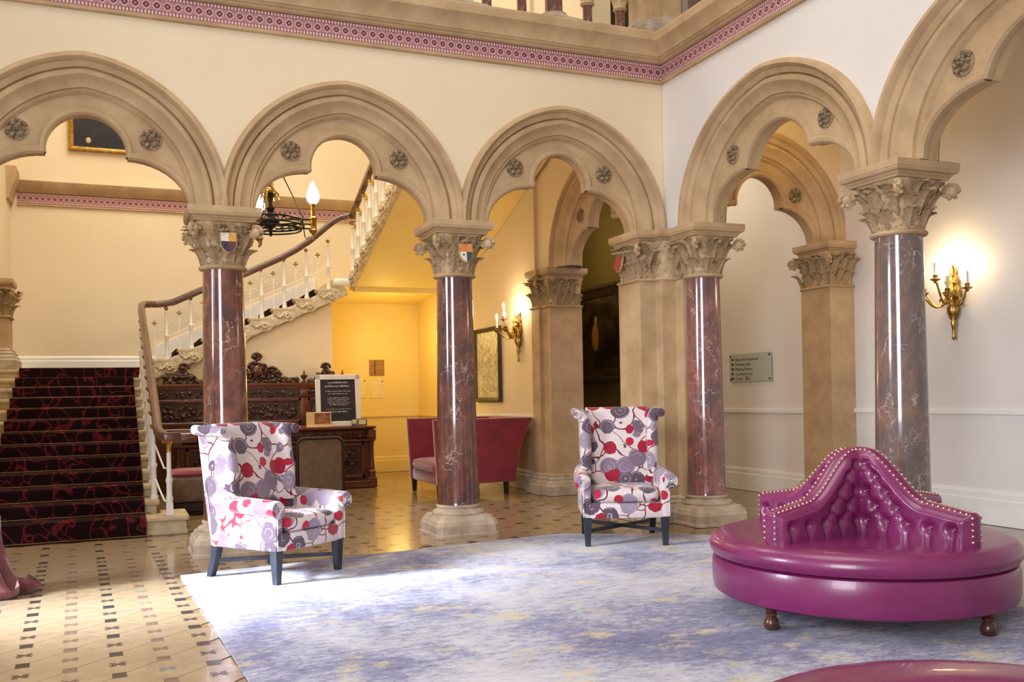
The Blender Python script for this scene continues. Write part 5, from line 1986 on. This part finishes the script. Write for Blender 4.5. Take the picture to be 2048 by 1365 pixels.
for k in range(3):
    a = -0.39 + k * 2 * PI / 3
    ca, sa = math.cos(a), math.sin(a)
    arm = MB()
    for z0 in (.03, -.02, -.07):
        arm.tube([(.06 * ca, .06 * sa, z0), (.25 * ca, .25 * sa, z0 + .01), (.46 * ca, .46 * sa, z0 - .005)], .009, 6)
    arm.tube([(.36 * ca, .36 * sa, -.05), (.375 * ca, .375 * sa, -.16), (.40 * ca, .40 * sa, -.19), (.42 * ca, .42 * sa, -.16)], .006, 5)
    am = arm.build('arm', 'iron', chn, 50)
    MB().tube([(.05 * ca, .05 * sa, .72), (.36 * ca, .36 * sa, .05)], .007, 6).build('stay', 'iron', chn, 50)
    x, y = .47 * ca, .47 * sa
    MB().lathe([(.008, -.20), (.018, -.19), (.008, -.17), (.012, -.14), (.045, -.11), (.05, -.09), (.036, -.07), (.034, .02), (.044, .03), (.044, .045), (.028, .06), (.022, .17), (.03, .19), (.03, .205)], 14, (x, y, 0)).build('lamp_holder', 'gilt', am, 40)
    MB().lathe([(.03, .20), (.062, .235), (.072, .275), (.062, .33), (.034, .395), (.006, .45)], 16, (x, y, 0)).build('flame_bulb', 'bulb_glow', am, 60)
for k in (0, 1, 2):
    a = -0.39 + k * 2 * PI / 3
    point_light('chandelier_bulb_light', (CHX + .60 * math.cos(a), CHY + .56 * math.sin(a), CHZ + .30), 9, (1.0, .72, .38), .05)

# ------------------------------------------------------------------ gilt wall sconces (wall on +x side, light stands towards -x)
def make_sconce(loc, label, arms, tall, power):
    root = empty('gilt_sconce', loc, 0, label, 'sconce')
    m = MB()
    m.lathe([(.012, -.42), (.02, -.40), (.014, -.37), (.018, -.30), (.03, -.27), (.02, -.24), (.045, -.18), (.06, -.13), (.04, -.09), (.05, -.05), (.085, .0), (.07, .06), (.05, .10), (.06, .14), (.03, .19), (.04, .22), (.012, .27)], 12, (-.03, 0, 0))
    rr_ = random.Random(3)
    for k in range(26):
        z = rr_.uniform(-.05, .2)
        m.sphere((-.05 + rr_.uniform(-.03, .02), rr_.uniform(-.06, .06), z), rr_.uniform(.012, .024), 6, 4)
    m.tube([(-.03, .05, -.10), (-.04, .055, -.16), (-.035, .03, -.22), (-.03, .0, -.24)], .010, 6)
    m.tube([(-.03, -.05, -.10), (-.04, -.055, -.16), (-.035, -.03, -.22), (-.03, .0, -.24)], .010, 6)
    m.build('back_plate', 'gilt', root, 50)
    for a, reach, zc in arms:
        dx, dy = -math.cos(a), math.sin(a)
        pts = []
        for q in range(11):
            t = q / 10
            rad = .03 + reach * t
            z = .0 - .11 * math.sin(PI * min(1, t * 1.12)) + (zc) * t ** 2
            pts.append((dx * rad - .02, dy * rad, z))
        m = MB().tube(pts, .010, 6)
        cu = []
        for q in range(12):
            b = q * .6
            r_ = .04 * (1 - q / 14)
            cu.append((dx * (.09 + r_ * math.cos(b)) - .02, dy * (.09 + r_ * math.cos(b)), -.06 + r_ * math.sin(b)))
        m.tube(cu, .007, 5)
        am = m.build('arm', 'gilt', root, 50)
        ex, ey, ez = pts[-1]
        MB().lathe([(.01, -.02), (.018, .0), (.045, .012), (.05, .02), (.02, .026), (.022, .05), (.026, .056)], 12, (ex, ey, ez)).build('drip_pan', 'gilt', am, 40)
        MB().lathe([(.014, .05), (.013, .05 + tall)], 10, (ex, ey, ez)).build('candle_sleeve', 'candle_sleeve', am, 40)
        MB().lathe([(.008, .05 + tall), (.017, .07 + tall), (.016, .09 + tall), (.003, .125 + tall)], 10, (ex, ey, ez)).build('candle_bulb', 'candle_bulb_glow', am, 60)
    x, y, z = loc
    point_light('sconce_light', (x - .20, y, z + .30), power, (1.0, .76, .46), .10)
    return root


make_sconce((OXW - .005, 6.42, 2.10), 'gilt sconce with candle lamps on the pale aisle wall behind the grey marble column', [(-1.15, .24, .02), (-.55, .26, -.02), (.0, .20, .12), (.55, .26, -.02), (1.15, .24, .02)], .12, 7)
make_sconce((HX1 - .005, 11.35, 2.10), 'gilt sconce with candle lamps beside the framed etching above the crimson settee', [(-1.15, .22, .02), (-.5, .26, -.02), (0.0, .18, .12), (.5, .26, -.02), (1.15, .22, .02)], .12, 10)

# ------------------------------------------------------------------ pictures and signs
def framed(name, loc, rz, w, h, fw, label, fmat, pmat, extra=None, t=.05):
    """hangs with its back at loc, facing local -y"""
    root = empty(name, loc, rz, label, 'picture')
    m = MB()
    pr = [(0, 0), (0, -t), (fw * .25, -t * 1.15), (fw * .5, -t * .8), (fw * .8, -t * .6), (fw, -t * .35), (fw, 0)]
    rings = []
    for o_, d in pr:
        rings.append([(-w / 2 + o_, d, -h / 2 + o_), (w / 2 - o_, d, -h / 2 + o_), (w / 2 - o_, d, h / 2 - o_), (-w / 2 + o_, d, h / 2 - o_)])
    m.loft(rings, True, False, False)
    m.build('frame', fmat, root, 30)
    MB().box(-w / 2 + fw * .8, w / 2 - fw * .8, -t * .35, -t * .15, -h / 2 + fw * .8, h / 2 - fw * .8).build('canvas', pmat, root)
    if extra:
        extra(root, w, h, fw, t)
    return root


def hand(root, w, h, fw, t):
    MB().sphere((-w / 2 + .27, -t * .35, -h / 2 + .17), .045, 8, 5, .8, .12, 1).build('painted_hand', 'skin_paint', root, 60)


framed('portrait_painting', (0.0, HY1 - .005, 5.42), 0, 1.28, .90, .07, 'dark portrait in a gilt frame high on the stair hall wall', 'gilt_frame', 'oil_dark', hand)


def mat_board(root, w, h, fw, t):
    MB().box(.03, .30, -t * .45, -t * .34, -h / 2 + .13, -h / 2 + .36).build('print_detail', 'silver', root)


framed('framed_etching', (HX1 - .005, 12.5, 1.68), -PI / 2, .98, 1.06, .06, 'framed etching of a town view in a dark frame above the crimson settee', 'black_frame', 'etching', None)


def figure(root, w, h, fw, t):
    m = MB()
    m.sphere((-.15, -t * .36, .22), .07, 8, 6, .8, .08, 1.1)
    m.sphere((-.17, -t * .36, -.05), .15, 8, 6, .8, .05, 1.5)
    m.build('painted_figure', 'plaque_wood', root, 60)


framed('landscape_painting', (OXW - .005, 13.35, 2.2), -PI / 2, 1.75, 1.55, .2, 'large dark old painting in a heavy carved frame on the corridor wall', 'dark_frame', 'oil_landscape', figure, .09)

# direction sign on the aisle wall
sg = empty('direction_sign', (OXW - .004, 9.5, 1.53), -PI / 2, 'pale green glass direction sign with arrows on the pale aisle wall', 'sign')
MB().rbox(-.415, .415, -.022, -.012, -.175, .175, .004, 1).build('glass_plate', 'sign_glass', sg)
for sx in (-1, 1):
    for sz in (-1, 1):
        MB().lathe([(.013, 0), (.013, .026), (.008, .028)], 10).build('stand_off', 'iron', sg, 40, (sx * .385, 0, sz * .145), (PI / 2, 0, 0))


def text_mesh(body, size, name, mat, parent, loc):
    cu = bpy.data.curves.new(name, 'FONT')
    cu.body = body
    cu.size = size
    cu.extrude = 0.0006
    cu.resolution_u = 2
    to = bpy.data.objects.new(name, cu)
    COL.objects.link(to)
    dg = bpy.context.evaluated_depsgraph_get()
    me = bpy.data.meshes.new_from_object(to.evaluated_get(dg))
    bpy.data.objects.remove(to)
    bpy.data.curves.remove(cu)
    me.materials.clear()
    me.materials.append(MATS[mat])
    o = bpy.data.objects.new(name, me)
    COL.objects.link(o)
    o.parent = parent
    o.location = loc
    o.rotation_euler = (PI / 2, 0, 0)
    return o


for k, s_ in enumerate(('Brasserie Restaurant', 'Drawing Suite', 'Meeting Rooms', 'Courtyard Suite', 'Toilets')):
    z = .105 - k * .060
    text_mesh(s_, .054, 'lettering', 'sign_ink', sg, (-.285, -.0232, z - .02))
    m = MB().prism([(-.38, z), (-.345, z + .022), (-.345, z + .009), (-.315, z + .009), (-.315, z - .009), (-.345, z - .009), (-.345, z - .022)], 'y', -.0236, -.0225)
    m.build('arrow', 'sign_ink', sg)
m = MB()
for x in (-.075, -.04):
    m.box(x - .009, x + .009, -.0236, -.0225, -.16, -.125)
    m.sphere((x, -.023, -.116), .008, 8, 5, 1, .1, 1)
m.box(-.01, -.002, -.0236, -.0225, -.15, -.115)
m.box(-.01, .018, -.0236, -.0225, -.155, -.147)
m.build('pictogram', 'sign_ink', sg)
